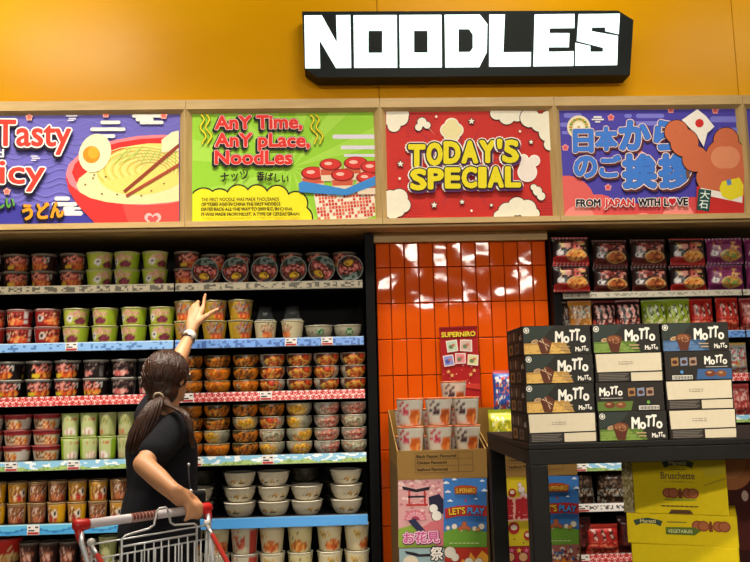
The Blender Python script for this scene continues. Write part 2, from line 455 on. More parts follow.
# panel 2: any time any place
g, o = frame(1, 'wooden framed lime green sign reading Any Time, Any Place, Noodles')
A = Art(185, 90, 3.745, YP-.001); panel_bg(A, 1, '93c832')
A.n += 1
for k in range(0, 24, 2):
    a, b_ = math.radians(k*15+4), math.radians(k*15+16)
    A.poly([(400, 290), (400+700*math.cos(a), 290+700*math.sin(a)), (400+700*math.cos(b_), 290+700*math.sin(b_))], 'a4d248', False)
cloudbars(A, [(560, 716, 175, 16), (590, 716, 215, 14), (600, 716, 245, 10)], 'd8d0dc')
A.puff([(55, 470, 60), (70, 420, 50), (130, 415, 42), (200, 400, 42), (270, 398, 40), (345, 402, 42), (415, 425, 42), (430, 480, 45)], 'eede22', '2a2410', 6)
A.poly([(28, 400), (440, 405), (450, 495), (28, 495)], 'eede22')
# shopping basket heaped with tubs
A.poly([(480, 380), (716, 360), (716, 470), (640, 492), (500, 492)], 'e8dcc4')
A.n += 1
for j in range(9):
    for i in range(20):
        x = 486+i*11.5+j*1.5; y = 378+j*12.5-i*.9; c = cell(i, j, 5)
        A.poly([(x, y), (x+9, y-1), (x+9.5, y+9), (x+.8, y+10)], 'cf3a2c' if c < .45 else ('e06a50' if c < .7 else 'f2e6d0'), False)
for x, y, r in ((480, 312, 46), (545, 280, 42), (640, 275, 46), (700, 290, 44), (590, 320, 44), (680, 330, 40)):
    A.poly([(x-r, y), (x+r, y), (x+r*.8, y+62), (x-r*.8, y+62)], 'e2cdb0'); A.poly([(x-r*.9, y+18), (x+r*.9, y+16), (x+r*.85, y+38), (x-r*.85, y+40)], 'c8583c')
    A.ell(x, y, r, r*.55, '8a1c18'); A.ell(x, y-2, r*.86, r*.45, 'd0302a'); A.ell(x-r*.2, y-4, r*.35, r*.15, 'f0b8a8')
A.poly([(425, 352), (440, 342), (600, 372), (716, 322), (716, 358), (605, 396), (430, 384)], '3a86cc')
A.n += 1
for bx in (62, 82, 470, 490):
    pts = [(bx+9*math.sin(t*.9)+(t*2 if bx > 300 else t), 95+t*9) for t in range(13)]
    A.line(pts, 8, '8a7a10', False)
A.n += 1
for bx in (62, 82, 470, 490):
    pts = [(bx+9*math.sin(t*.9)+(t*2 if bx > 300 else t), 95+t*9) for t in range(13)]
    A.line(pts, 4.5, 'e8d828', False)
ST = [('1e1a1e', .085, -7, 7), ('1e1a1e', .09, 0, 0), ('f6d8cc', .066, 0, 0), ('d8302a', .045, 0, 0)]
A.text('AnY Time,', (115, 148), (438, 144), 48, ST); A.text('AnY pLace,', (115, 213), (466, 213), 48, ST); A.text('NoodLes', (115, 278), (400, 278), 48, ST)
A.text('ナッツ', (137, 348), (240, 335), 34, [('201a10', .02, 0, 0)], True); A.text('香ばしい', (268, 338), (386, 352), 32, [('201a10', .02, 0, 0)], True)
for t_, x1, y in (('THE FIRST NOODLE WAS MADE THOUSANDS', 353, 416), ('OF YEARS AGO IN CHINA THE FIRST NOODLE', 358, 435), ('DATES BACK ALL THE WAY TO 2000 B.C. IN CHINA.', 405, 453), ('IT WAS MADE FROM MILLET, A TYPE OF CEREAL GRAIN.', 432, 472)):
    A.text(t_, (63, y+2), (x1, y), 12, [('2a2410', .02, 0, 0)])
A.build('printed_panel', 'print', g, o)
# panel 3: today's special
g, o = frame(2, "wooden framed red sign reading TODAY'S SPECIAL in yellow letters")
A = Art(375, 90, 3.947, YP-.001); panel_bg(A, 2, 'c62c24')
A.n += 1
for k in range(18):
    a = math.radians(k*20+8); w = math.radians(2.6); r = 230 if k % 2 else 190
    A.poly([(345+60*math.cos(a-w), 295+40*math.sin(a-w)), (345+r*math.cos(a)*1.25, 295+r*.85*math.sin(a)), (345+60*math.cos(a+w), 295+40*math.sin(a+w))], '6a2a58', False)
A.n += 1
for (cx, cy, sx, sy) in ((125, 95, 1, 1), (60, 500, 1, -1), (690, 500, -1, -1), (650, 100, -1, 1)):
    for i in range(11):
        for j in range(9-i//2):
            r = 3.6-.3*(i+j)*.5
            if r > .8: A.ell(cx+sx*i*12+(j % 2)*6, cy+sy*j*11, r, r, '7a1c30', lay=False, n=6)
A.puff([(60, 100, 40), (100, 110, 32), (75, 140, 26), (110, 95, 24)], 'efe6cf', '2a1c20', 3)
A.puff([(480, 92, 26), (520, 105, 32), (560, 95, 30)], 'efe6cf', '2a1c20', 3); A.puff([(610, 110, 38), (650, 130, 36), (680, 170, 34), (690, 215, 24), (690, 120, 40)], 'efe6cf', '2a1c20', 3)
A.puff([(60, 430, 34), (95, 425, 34), (110, 455, 30), (70, 475, 34), (95, 480, 20)], 'efe6cf', '2a1c20', 3)
A.puff([(520, 480, 34), (560, 460, 36), (600, 470, 36), (625, 490, 24), (490, 498, 22)], 'efe6cf', '2a1c20', 3)
A.puff([(185, 128, 18), (205, 140, 14), (172, 148, 14)], 'efe6cf', '2a1c20', 3); A.poly([(200, 140), (212, 150), (238, 180)], 'efe6cf')
A.puff([(640, 400, 18), (655, 420, 16), (625, 385, 12)], 'efe6cf', '2a1c20', 3)
A.puff([(285, 160, 24), (320, 160, 24), (302, 140, 24), (302, 178, 28)], 'eadba0', 'f4ecd8', 5)      # plain puffs where the drawings sit
A.puff([(600, 325, 34), (585, 275, 16), (628, 280, 18), (600, 300, 26)], 'efe0d4', 'f6eee2', 5)
for x, y, r in ((380, 125, 13), (615, 207, 10), (100, 293, 13), (233, 455, 13), (343, 443, 11), (458, 456, 8)): A.star(x, y, r, 'f4ecd8', '2a1c20')
for x, y in ((241, 107), (571, 165), (97, 351), (380, 478)): A.ell(x, y, 5, 5, 'f4ecd8', n=10)
Y3 = [('f4ebe0', .15, 0, 2), ('5a2858', .10, 4, 8), ('2a2228', .10, 0, 0), ('e6d41c', .05, 0, 0)]
def bent(word, xs, base, cap, st, slope):
    for layer in st:
        for ch, xa, xb, dy in zip(word, xs[:-1], xs[1:], slope): A.text(ch, (xa+7, base+dy), (xb-7, base+dy), cap, [layer])
bent('TODAY', [128, 200, 268, 338, 408, 478], 295, 80, Y3, [6, 0, -6, -8, -10]); bent('S', [498, 568], 284, 80, Y3, [0]); bent("'", [478, 502], 284, 80, Y3, [0])
bent('SPECIAL', [136, 205, 272, 338, 403, 440, 508, 575], 385, 74, Y3, [8, 5, 2, 0, 0, -1, -2])
A.build('printed_panel', 'print', g, o)
# panel 4: from japan with love
g, o = frame(3, 'wooden framed blue sign with Japanese lettering, reading FROM JAPAN WITH LOVE')
A = Art(550, 90, 3.745, YP-.001); panel_bg(A, 3, '4a40a6')
cloudbars(A, [(60, 110, 95, 18), (45, 80, 130, 16), (285, 300, 97, 14), (330, 420, 97, 16), (300, 440, 125, 16), (610, 700, 110, 22), (640, 700, 150, 18), (50, 90, 160, 12)], '7a78d0')
A.puff([(60, 430, 110), (180, 480, 90), (20, 380, 60)], 'e0605c'); A.puff([(300, 500, 80), (420, 470, 70), (540, 480, 80), (240, 490, 50)], 'd44a4c'); A.puff([(480, 480, 60), (110, 490, 60), (350, 510, 50)], 'ee8a80')
for x, y in ((228, 103), (217, 365), (57, 216), (452, 75), (618, 78), (340, 240)): petal(A, x, y, 10, 'd85a62', 'f0a098')
cloudbars(A, [(165, 190, 102, 7), (158, 198, 111, 6), (170, 186, 120, 5)], 'e8e4ea'); 
A.ell(107, 140, 44, 44, 'efe0b8'); 
A.n += 1
for k in range(18): A.ell(107+30*math.cos(k*.349), 140+30*math.sin(k*.349), 7, 5, 'c8962c' if k % 2 else '7a9a3a', lay=False, n=8)
A.ell(107, 140, 18, 18, 'f4ead0'); A.star(107, 140, 8, 'c8a040')
BL = [('5a2a30', .085, 5, 6), ('f6dcd8', .07, 0, 0), ('3a2a6a', .05, 0, 0), ('3f7ad2', .042, 0, 0)]
for t_, a, b_, y, h in (('日', 90, 158, 232, 80), ('本', 172, 248, 225, 82), ('か', 262, 370, 222, 102), ('ら', 392, 478, 222, 102), ('の', 92, 172, 328, 76), ('ご', 188, 262, 325, 76), ('挨', 275, 392, 365, 118), ('拶', 410, 520, 365, 118)):
    A.text(t_, (a, y), (b_, y-1), h, BL, True)
ST = [('f4ece6', .10, 0, 0), ('22161c', .045, 0, 0)]
A.text('FROM', (97, 438), (186, 437), 26, ST); A.text('JAPAN', (203, 437), (312, 436), 27, [('f4ece6', .10, 0, 0), ('cc2c2c', .045, 0, 0)]); A.text('WITH', (329, 436), (408, 435), 27, ST)
A.text('L', (425, 435), (441, 435), 27, ST); A.text('VE', (472, 434), (513, 433), 27, ST)
A.puff([(449, 414, 12), (461, 414, 12), (455, 426, 10)], 'f4ece6'); A.puff([(449, 415, 8), (461, 415, 8)], 'c82030'); A.poly([(441, 418), (469, 418), (455, 436)], 'c82030')
# flag, with a plain rounded figure-less form beside it
A.poly([(508, 330), (520, 330), (500, 120), (490, 120)], '7a4a2c')
A.poly([(490, 115), (548, 75), (580, 100), (612, 140), (585, 165), (572, 215), (545, 170), (515, 140)], 'f2eadf'); A.ell(556, 127, 16, 16, 'cf2a28')
A.puff([(655, 260, 78), (640, 330, 92), (690, 340, 70), (590, 330, 46), (655, 190, 46), (500, 200, 52), (540, 260, 48), (470, 160, 44)], 'cc6a44', '3a1c18', 3)
A.puff([(640, 255, 42), (665, 255, 42)], 'dd8a62')
A.poly([(545, 362), (640, 392), (720, 395), (730, 470), (545, 470)], 'c82c28'); A.poly([(560, 368), (716, 400), (716, 425), (556, 392)], 'efe6dc')
A.poly([(640, 345), (705, 330), (720, 360), (718, 398), (672, 416), (640, 400), (630, 370)], 'e8d428'); A.poly([(655, 340), (672, 336), (676, 356), (660, 360)], '5a86c0')
A.poly([(552, 372), (600, 378), (592, 458), (545, 450)], '1e4a44'); A.text('大', (557, 408), (592, 411), 30, [('e6efe6', .01, 0, 0)], True); A.text('石', (553, 444), (586, 447), 30, [('e6efe6', .01, 0, 0)], True)
A.build('printed_panel', 'print', g, o)
# the next frame starts at the edge of the picture
g, o = frame(4, 'wooden framed violet sign cut off at the right edge of the photo')
A = Art(550, 90, 3.745, YP-.001); panel_bg(A, 4, '4a40a6'); A.build('printed_panel', 'print', g, o)
# ------------------------------------------------------------------ NOODLES sign
YS = YW-.13
root = tag(empty('illuminated_sign', (W(468, 70, YS).x, YW, W(468, 70, YS).z)), 'black box sign with white lit block letters reading NOODLES on yellow wall', 'sign'); o = Vector(root.location)
S = lambda x, y, Y=YS: W(x, y, Y)
hexa = [S(302, 11.5), S(618, 10.5), S(633.5, 20), S(630, 75), S(317.5, 77.5), S(304.5, 68.5)]
mb = MB(); back = [Vector((p.x, YW-.02, p.z)) for p in hexa]
mb.poly(hexa, '161c1a'); mb.poly(back, '161c1a')
for i in range(6): j = (i+1) % 6; mb.poly([hexa[i], hexa[j], back[j], back[i]], '111615')
mb.build('sign_box', 'print', root, o)
mb = MB()
for px in (340, 600):
    p = W(px, 40, YW); mb.box((p.x-.02, YW-.025, p.z-.02), (p.x+.02, YW+.001, p.z+.02), '202020')
mb.build('wall_bracket', 'plastic', root, o)
# letters in crop pixels: crop A = (290,0) scale 4.41, crop B = (450,0) scale 3.75
def letter(polys, x0, sc):
    mb = MB()
    for pts in polys:
        f = [W(x0+x/sc, y/sc, YS-.006) for x, y in pts]; bk = [Vector((p.x, YS-.0005, p.z)) for p in f]
        mb.poly(f, 'ffffff')
        for i in range(len(f)): j = (i+1) % len(f); mb.poly([f[i], f[j], bk[j], bk[i]], 'ffffff')
    mb.build('letter', 'lit_letter', root, o)
letter([[(63, 68), (140, 67), (207, 188), (203, 67), (266, 66), (270, 298), (203, 299), (130, 175), (133, 300), (67, 300)]], 290, 4.41)
def ring(x0, y0, x1, y1, a, b, c, d): return [[(x0, y0), (a, b), (a, d), (x0+3, y1)], [(x0, y0), (x1, y0-1), (c, b), (a, b)], [(x1, y0-1), (x1+2, y1-1), (c, d), (c, b)], [(x0+3, y1), (a, d), (c, d), (x1+2, y1-1)]]
letter(ring(280, 67, 471, 298, 346, 134, 407, 233), 290, 4.41)
letter(ring(482, 66, 668, 297, 547, 134, 607, 232), 290, 4.41)
x = 682/4.41+290; cx = (x-450)*3.75
letter([[(cx, 55), (32, 108), (32, 195), (cx+3, 252)], [(cx, 55), (112, 54), (140, 90), (86, 128), (72, 108), (32, 108)], [(140, 90), (138, 195), (86, 180), (86, 128)], [(138, 195), (110, 251), (cx+3, 252), (32, 195), (74, 195), (86, 180)]], 450, 3.75)
letter([[(148, 54), (206, 54), (200, 196), (304, 195), (303, 248), (147, 249)]], 450, 3.75)
letter([[(318, 54), (467, 52), (467, 104), (374, 105), (373, 124), (448, 124), (446, 176), (370, 176), (370, 194), (464, 192), (463, 246), (313, 248)]], 450, 3.75)
letter([[(483, 53), (637, 51), (633, 127), (583, 115), (583, 101), (532, 102), (532, 117), (630, 134), (627, 243), (470, 245), (471, 160), (526, 172), (527, 194), (574, 194), (575, 178), (476, 152)]], 450, 3.75)
# ------------------------------------------------------------------ shelving
YR = 3.90                                                     # front of the price rails
ORD = ['first', 'second', 'third', 'fourth', 'fifth', 'sixth', 'seventh', 'eighth', 'ninth', 'tenth']
def rail_paint(kind):
    def f(u, v, x):
        X = x*210                                             # roughly pixels along
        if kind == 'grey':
            return '8c826e' if v > .82 or v < .12 else ('4a4438' if cell(X/3, v*4, 1) > .52 and abs(math.sin(X/5.5)) > .35 else '948a74')  # grey print darkened to carry the header's shade on the top rail
        if kind == 'blue':
            return 'b8d4ee' if v > .85 else ('4f78b4' if cell(X/2.5, v*4, 2) > .78 else '86b2e2')
        if kind == 'blue2':
            return '9cc0ee' if v > .85 else ('3e66ac' if cell(X/2.2, v*4, 3) > .66 else '6c9ade')
        if kind == 'red':
            k = (X/6+(.5 if v > .5 else 0)) % 1; vv = (v*2) % 1
            e = ((k-.5)/.42)**2+((vv-.45)/.42)**2
            return 'b42c2c' if e < .3 else ('f0d0cc' if e < .4 else ('dc4c46' if e < 1.35 else 'f4dcd8'))
        if kind == 'meadow':
            h = .32+.14*math.sin(X/9)+.08*math.sin(X/3.1)
            if v < h: return 'a8c070' if cell(X/2, v*6, 4) > .3 else '7ea058'
            return 'f0f4f6' if mnoise(Vector((X/7, v*3, 0))) > .12 else '8cc4e4'
        if kind == 'wave':
            h = .45+.18*math.sin(X/7)
            return '2c78b8' if abs(v-h) < .09 else ('a8dcf0' if v > .9 else ('5fb8e2' if v > h else '48a0d8'))
        if kind == 'plainblue': return '62a8e2' if v > .88 else '4a98dc'
        if kind == 'script': return 'ece6e2' if cell(X/1.6, v*5, 6) > .38 or v > .8 or v < .2 else '5a5450'
        if kind == 'silver': return '8e8878' if cell(X/2.2, v*4, 7) > .7 and .2 < v < .8 else 'bdb6a4'
    return f
def rail(name, x0, x1, z, h, kind, parent, o, tilt=.008):
    f = rail_paint(kind); n = int((x1-x0)*330); mb = MB(); z0 = z-h
    P = lambda u, v: (x0+(x1-x0)*u, YR+tilt*(v-1)+tilt, z0+h*v)
    mb.cells(lambda u, v: (x0+(x1-x0)*u, YR-.004+.004*v, z0+h*v), n, 8, lambda u, v: f(u, v, x0+(x1-x0)*u))
    mb.box((x0, YR+.0005, z0-.002), (x1, YR+.006, z+.001), '777777')
    return mb.build(name, 'plastic', parent, o)
def price_tag(px, z, h, parent, o, w=.055, ink='c23a3a'):
    x = AtX(px, YR, z); mb = MB()
    mb.box((x-w/2, YR-.0085, z-h+.001), (x+w/2, YR-.005, z-.001), 'f2ebe6')
    A = [(-.4, -.2, .25), (-.4, .1, .55), (.15, .4, .25)]
    for a, b_, t in A: mb.poly([(x+w*a, YR-.009, z-h*t-h*.08), (x+w*b_, YR-.009, z-h*t-h*.08), (x+w*b_, YR-.009, z-h*t+h*.06), (x+w*a, YR-.009, z-h*t+h*.06)], '4a4444')
    mb.box((x-w*.45, YR-.0091, z-h*.92), (x+w*.45, YR-.0085, z-h*.72), ink)
    mb.build('price_tag', 'print', parent, o)
def gondola(name, label, x0, x1, shelves, ztop, side_l, side_r, depth=.42, cx=None):
    o = Vector(((x0+x1)/2, YR+depth/2, 0)); root = tag(empty(name, o), label, 'shelves'); yb = YR+depth
    MB().box((x0+.001, yb, .0), (x1-.001, yb+.02, ztop), '080709').build('back_panel', 'rack', root, o)
    for X in (x0+.012, x1-.012):                              # slotted uprights at the back
        mb = MB(); mb.box((X-.011, yb-.03, .02), (X+.011, yb-.001, ztop-.01), '1a1a1c')
        for k in range(int(ztop/.05)): mb.box((X-.004, yb-.0308, .05+k*.05), (X+.004, yb-.03, .08+k*.05), '050505')
        mb.build('upright', 'rack', root, o)
    MB().box((x0+.002, YR+.05, .001), (x1-.002, yb-.001, .12), '141416').build('base_plinth', 'rack', root, o)
    if side_r: MB().box((x1+.012, YR+.01, 0), (x1+.055, yb+.02, ztop), '060506').build('side_panel', 'rack', root, o)
    if side_l: MB().box((x0-.042, YR+.01, 0), (x0-.001, yb+.02, ztop), '060506').build('side_panel', 'rack', root, o)
    for (z, h, kind, tags) in shelves:
        mb = MB(); mb.box((x0+.003, YR+.007, z-.028), (x1-.003, yb-.032, z-.004), '1c1c20'); 
        sh = mb.build('shelf', 'rack', root, o)
        rail('price_rail', x0+.004, x1-.004, z, h, kind, sh, o)
        for px in tags: price_tag(px, z, h, sh, o)
    return root
XB = -.779; XA = XB-1.2; XC = .117
Z = [1.934, 1.665, 1.416, 1.123, .842, .56, .26]
gondola('shelving_unit', 'tall black shelving bay at the far left, behind the shopper, stocked with noodle cups', XA, XB,
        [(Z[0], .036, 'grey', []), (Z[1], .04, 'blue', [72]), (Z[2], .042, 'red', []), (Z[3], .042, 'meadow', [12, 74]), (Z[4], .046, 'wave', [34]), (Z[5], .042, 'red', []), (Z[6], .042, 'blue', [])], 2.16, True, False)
gondola('shelving_unit', 'tall black shelving bay left of the orange tiles, stocked with noodle bowls', XB, XC,
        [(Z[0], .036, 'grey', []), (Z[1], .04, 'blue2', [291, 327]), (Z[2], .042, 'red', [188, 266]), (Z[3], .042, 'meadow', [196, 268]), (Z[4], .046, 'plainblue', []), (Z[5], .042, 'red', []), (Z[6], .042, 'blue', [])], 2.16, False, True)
XD = 1.078; XE = 1.967
ZR = [1.853, 1.655, 1.448, 1.249, 1.043, .857, .628, .40, .18]
gondola('shelving_unit', 'black shelving bay right of the orange tiles, stocked with noodle packs', XD, XE,
        [(ZR[0], .028, 'silver', []), (ZR[1], .034, 'blue2', []), (ZR[2], .036, 'red', []), (ZR[3], .034, 'meadow', []), (ZR[4], .036, 'meadow', [580]), (ZR[5], .036, 'script', [583]), (ZR[6], .036, 'red', [583]), (ZR[7], .036, 'red', []), (ZR[8], .036, 'red', [])], 2.13, True, False)
gondola('shelving_unit', 'black shelving bay cut off at the right edge of the photo', XE, XE+.5,
        [(ZR[0], .028, 'silver', []), (ZR[1], .034, 'blue2', []), (ZR[2], .036, 'red', []), (ZR[3], .034, 'meadow', []), (ZR[4], .036, 'meadow', []), (ZR[5], .036, 'script', [])], 2.13, False, False)
# ------------------------------------------------------------------ tubs, cups and bowls
def pick(pal, t): return pal[min(int(t*len(pal)), len(pal)-1)]
def label(base, word, pic, alt=None, ring=None, rim=None, face=None, seed=0, spot=None, stripe=None, wp=(.5, .66, .34, .24), pp=(.56, .3, .3, .27), freq=26):
    def f(u, v, r):
        m = (u*2+.5) % 1; half = int(u*2+.5) % 2
        if rim and v > .93: return rim
        c = alt if (alt and (m > .84 or m < .1)) else base
        if stripe and .86 < m < .97: c = stripe if cell(v*14, 3, seed) > .35 else base
        if ((m-pp[0])/pp[2])**2+((v-pp[1])/pp[3])**2 < 1: c = pick(pic, cell(u*freq*1.7, v*7, seed+half))
        if ((m-wp[0])/wp[2])**2+((v-wp[1])/wp[3])**2 < 1 and cell(u*freq*2.2, v*9, seed+9+half) > .3: c = pick(word, cell(u*freq*2, v*8, seed+4))
        if spot and ((m-spot[0])/spot[2])**2+((v-spot[1])/spot[3])**2 < 1: c = spot[4]
        if face and ((m-face[0])/.1)**2+((v-face[1])/.2)**2 < 1: c = '201818' if ((m-face[0])/.05)**2+((v-face[1]-.02)/.08)**2 < 1 else face[2]
        if ring and .55 < ((m-.82)/.07)**2+((v-.68)/.16)**2 < 1.6: c = ring
        return c
    return f
def cup_profile(rt, rb, h): return [(rb*.92, 0), (rb, .003)]+[(rb+(rt*.97-rb)*k/9, .003+(h-.009)*k/9) for k in range(1, 10)]+[(rt*.97, h-.006)]
def make_cup(name, rt, rb, h, paint, lidc, body='print', flip=False, lidpaint=None, liftlid=False):
    root = empty(name)
    mb = MB(); mb.lathe(cup_profile(rt, rb, h), 52, paint, cap1=False); bo = mb.build('body', body, root)
    mb = MB(); mb.lathe([(rt*.965, h-.007), (rt, h-.0055), (rt*1.01, h-.003), (rt, h-.0005), (rt*.95, h-.0002), (rt*.9, h-.002), (rt*.5, h-.0021), (0.0001, h-.0021)], 40, lidpaint or lidc, cap0=False, cap1=False)
    mb.build('lid', 'film' if lidpaint else 'plastic', root)
    return root
def bowl_profile(rt, rb, h, bulge=.0):
    n = 10; return [(rb*.9, 0), (rb, .002)]+[(rb+(rt-rb)*math.sin(k/n*math.pi/2)**(.8)+bulge*math.sin(k/n*math.pi), .002+(h-.004)*k/n) for k in range(1, n+1)]
def make_bowl(name, rt, rb, h, paint, lidc, mat='film', bulge=0, lip=.002):
    root = empty(name)
    MB().lathe(bowl_profile(rt, rb, h, bulge), 52, paint, cap1=False).build('body', mat, root)
    mb = MB(); mb.lathe([(rt*.99, h-.004), (rt+lip, h-.003), (rt+lip, h), (rt*.93, h+.001), (rt*.86, h-.001), (.0001, h-.001)], 40, lidc, cap0=False, cap1=False)
    mb.build('lid', 'plastic', root); return root
K = {}
def kind(key, fn): K[key] = [fn, None]
def spawn(key, loc, rz, label_, cat, group, tilt=None):
    e = K[key]
    if e[1] is None: e[1] = e[0](); r = e[1]; r.location = loc
    else: r = dup(e[1], loc)
    r.rotation_euler = (tilt or 0, 0, rz)
    return tag(r, label_, cat, group)
HOT = ['d8503c', 'e8805a', 'b03024', 'e8a060', '7a2018']; PINK = ['e8a09a', 'd87a78', 'f0b8a8', 'b04a50']
kind('brown', lambda: make_cup('noodle_tub', .0605, .050, .081, label('2e1512', ['d87a68', 'b84a3c', 'e0927c'], ['b8502c', 'd87838', '8a3020', 'c8803c'], ring='b8b0a4', rim='8a7a6a', seed=3, spot=(.3, .22, .1, .14, 'c8a030')), '7c7060'))
kind('black', lambda: make_cup('noodle_tub', .0615, .051, .085, label('191010', ['e89488', 'd05a50', 'f0b0a0'], ['d85020', 'f08030', '902818', 'e8a040'], ring='d8d4cc', rim='a8a098', seed=8, spot=(.3, .2, .12, .16, 'e8c430')), 'b0aaa0'))
kind('blackdark', lambda: make_cup('noodle_tub', .060, .051, .085, label('1a1314', ['a08880', '604844', '302020'], ['e08880', 'c85a58', 'f0b4a8'], rim='a8a098', seed=12, stripe='6a6464', pp=(.4, .3, .26, .16)), 'b0aaa0'))
kind('green', lambda: make_cup('noodle_tub', .0625, .051, .083, label('b4bc44', ['dca490', 'd09080', 'e4b8a0'], ['7a3040', '8e3c4c', '5a2030'], alt='9cb428', rim='b8b878', seed=5, face=(.32, .45, 'e8e0dc'), wp=(.55, .7, .26, .2), pp=(.62, .3, .17, .2)), 'b0ac78'))
kind('red', lambda: make_cup('noodle_tub', .0615, .051, .083, label('96201c', ['ecc090', 'd8705c', '502020'], ['e87840', 'f0a860', 'e05030'], rim='b89088', seed=7, face=(.26, .5, 'd8c8c0'), wp=(.54, .68, .28, .2), pp=(.62, .3, .26, .2), stripe='d8d0cc'), 'a8847c'))
kind('gold', lambda: make_cup('noodle_cup', .0615, .047, .096, label('b89028', ['8a8a90', '6a4038', 'a8a0a0', 'c85040'], ['e05824', 'f0904c', 'b83820'], rim='a89868', seed=9, alt='c8ac30', wp=(.5, .62, .3, .3), pp=(.56, .24, .2, .2)), 'b0a478'))
kind('cream', lambda: make_cup('noodle_cup', .055, .044, .088, label('cabd98', ['9a6a50', 'b8a080', '7a4038', 'c89070'], ['c85024', 'e08848'], rim='c0b490', seed=13, wp=(.4, .64, .22, .26), pp=(.4, .25, .18, .2)), 'c0b898'))
kind('redpic', lambda: make_cup('noodle_tub', .0635, .052, .072, label('d0c4a8', ['8a5030', 'b08050', '6a3820', 'c8a880'], ['d86a28', 'e8a050', 'b04820', 'f0d8b0'], rim='a83a3c', seed=15, wp=(.34, .5, .18, .3), pp=(.64, .36, .2, .32), alt='d8d0c4', spot=(.5, .86, .6, .1, 'a02c30')), 'a85050'))
kind('tallgreen', lambda: make_cup('noodle_cup', .0425, .035, .108, label('c8d090', ['c85a30', 'd07040', 'c8d090', 'c8d090'], ['f0e0d0', 'e0a898', 'f4ece4'], rim='a8b868', seed=17, alt='8cb024', wp=(.5, .78, .24, .07), pp=(.5, .22, .25, .17)), 'a8b468'))
kind('tallpale', lambda: make_cup('noodle_cup', .0425, .035, .108, label('bcbc88', ['7a8a48', 'c8b878', 'a0a868'], ['c87848', 'd8a070', 'b8b080'], rim='a8a878', seed=18, alt='a8b070', wp=(.55, .7, .3, .2), pp=(.4, .2, .2, .14)), 'b0b080'))
kind('yellow', lambda: make_cup('noodle_cup', .0435, .036, .095, label('c8902c', ['6a3428', 'e8d8c8', '8a4830', 'c8a068'], ['b85a28', 'e0b080', 'c03830'], rim='b89468', seed=21, alt='e0a818', face=(.7, .5, 'ecdccc'), wp=(.42, .55, .26, .3), pp=(.5, .25, .3, .2)), 'a08058'))
kind('brownpic', lambda: make_cup('noodle_cup', .0435, .036, .095, label('7a4c30', ['4a2820', 'd8c0b0', '9a5a3c', 'b88458'], ['b86a40', 'd0a080', '8a3428'], rim='b09068', seed=23, alt='b88848', wp=(.5, .62, .34, .26), pp=(.5, .25, .3, .2)), 'a08058'))
kind('darkpic', lambda: make_cup('noodle_cup', .044, .037, .10, label('3a2420', ['c8a090', '6a3c30', '9a5a44'], ['d8b098', 'b04a30', '8a3424'], rim='6a5a50', seed=25, wp=(.5, .5, .36, .36), pp=(.5, .25, .3, .2)), '6a6058'))
kind('redpot', lambda: make_cup('noodle_tub', .085, .072, .11, label('b4261c', ['d8c090', 'b4261c', 'b4261c'], ['c89858', 'e0c088', 'a06830'], rim='c8302a', seed=27, wp=(.5, .6, .12, .2), pp=(.5, .2, .4, .2)), '8a2018'))
kind('paperred', lambda: make_cup('noodle_cup', .066, .054, .118, label('c0b8a0', ['b83c34', 'c0b8a0', 'c8c0a8', 'c8684c'], ['c8c0a8', 'b84838', 'c0b8a0'], rim='d0c8b8', seed=29, alt='b04034', wp=(.45, .55, .3, .4), pp=(.5, .3, .2, .16)), 'c8c0b0'))
kind('papergold', lambda: make_cup('noodle_cup', .060, .048, .118, label('c8bc8c', ['4a3a20', 'c8b478', 'c8bc8c', 'c8bc8c'], ['c87830', 'a85020', 'e0a860'], rim='d0c8ac', seed=31, wp=(.4, .7, .2, .14), pp=(.5, .26, .3, .22)), 'c8c0a4'))
kind('papertall', lambda: make_cup('noodle_cup', .0605, .048, .118, label('ccbf9c', ['c89a30', '6a6030', 'ccbf9c'], ['c86a30', 'b04c24', 'e09858'], rim='d4ccb4', seed=33, wp=(.36, .7, .16, .16), pp=(.62, .26, .26, .22)), 'ccc4ac'))
kind('orangebowl', lambda: make_bowl('noodle_bowl', .0602, .043, .058, label('3c3018', ['c87820', 'e09430', 'a84c18', '88501c'], ['e07018', 'f09830', '602818', 'd8b060'], seed=35, alt='d87c1c', wp=(.62, .55, .3, .4), pp=(.36, .45, .28, .36)), '6a6248', bulge=.003))
kind('brightbowl', lambda: make_bowl('noodle_bowl', .0602, .043, .058, label('b0601c', ['f08818', 'f8a838', 'e86c14'], ['c8d0a0', 'a05838', 'e08030', '704028'], seed=36, alt='f09424', wp=(.6, .55, .32, .42), pp=(.26, .4, .16, .36)), '8a7c5c', bulge=.003))
kind('spicybowl', lambda: make_bowl('noodle_bowl', .0602, .043, .058, label('5a2a1c', ['d84c20', 'e87c30', 'c83820', 'e8b050'], ['e8a038', 'c84420', '8a2c18', 'f0c860'], seed=37, alt='a8a090', wp=(.6, .6, .34, .4), pp=(.42, .4, .34, .4)), 'a09888', bulge=.003))
kind('yellowbowl', lambda: make_bowl('noodle_bowl', .0602, .043, .058, label('a89c80', ['e8b828', 'e0a020', 'c86c24', 'f0d060'], ['e0b030', 'a88c50', 'd0c8a8', 'c85028'], seed=39, alt='8c8c78', wp=(.5, .55, .26, .42), pp=(.4, .4, .3, .4)), 'a8a088', bulge=.003))
kind('pinkbowl', lambda: make_bowl('noodle_bowl', .0602, .043, .058, label('8c8478', ['c8604c', 'd89080', 'b84838', 'e0c0a8'], ['c87058', 'a8a090', 'd8d0c0', '7c4038'], seed=41, alt='a8a498', wp=(.6, .55, .3, .42), pp=(.4, .4, .34, .4)), 'a8a090', bulge=.003))
kind('speckbowl', lambda: make_bowl('noodle_bowl', .0602, .043, .058, label('a8a48c', ['d0ccb4', '6a6a50', 'a89c78', 'c87c58'], ['c8c4ac', '7c7c60', 'b85c44', 'e0dcc8'], seed=43, alt='b0ac98', wp=(.5, .55, .5, .5), pp=(.4, .4, .4, .4)), 'b4b0a0', bulge=.003))
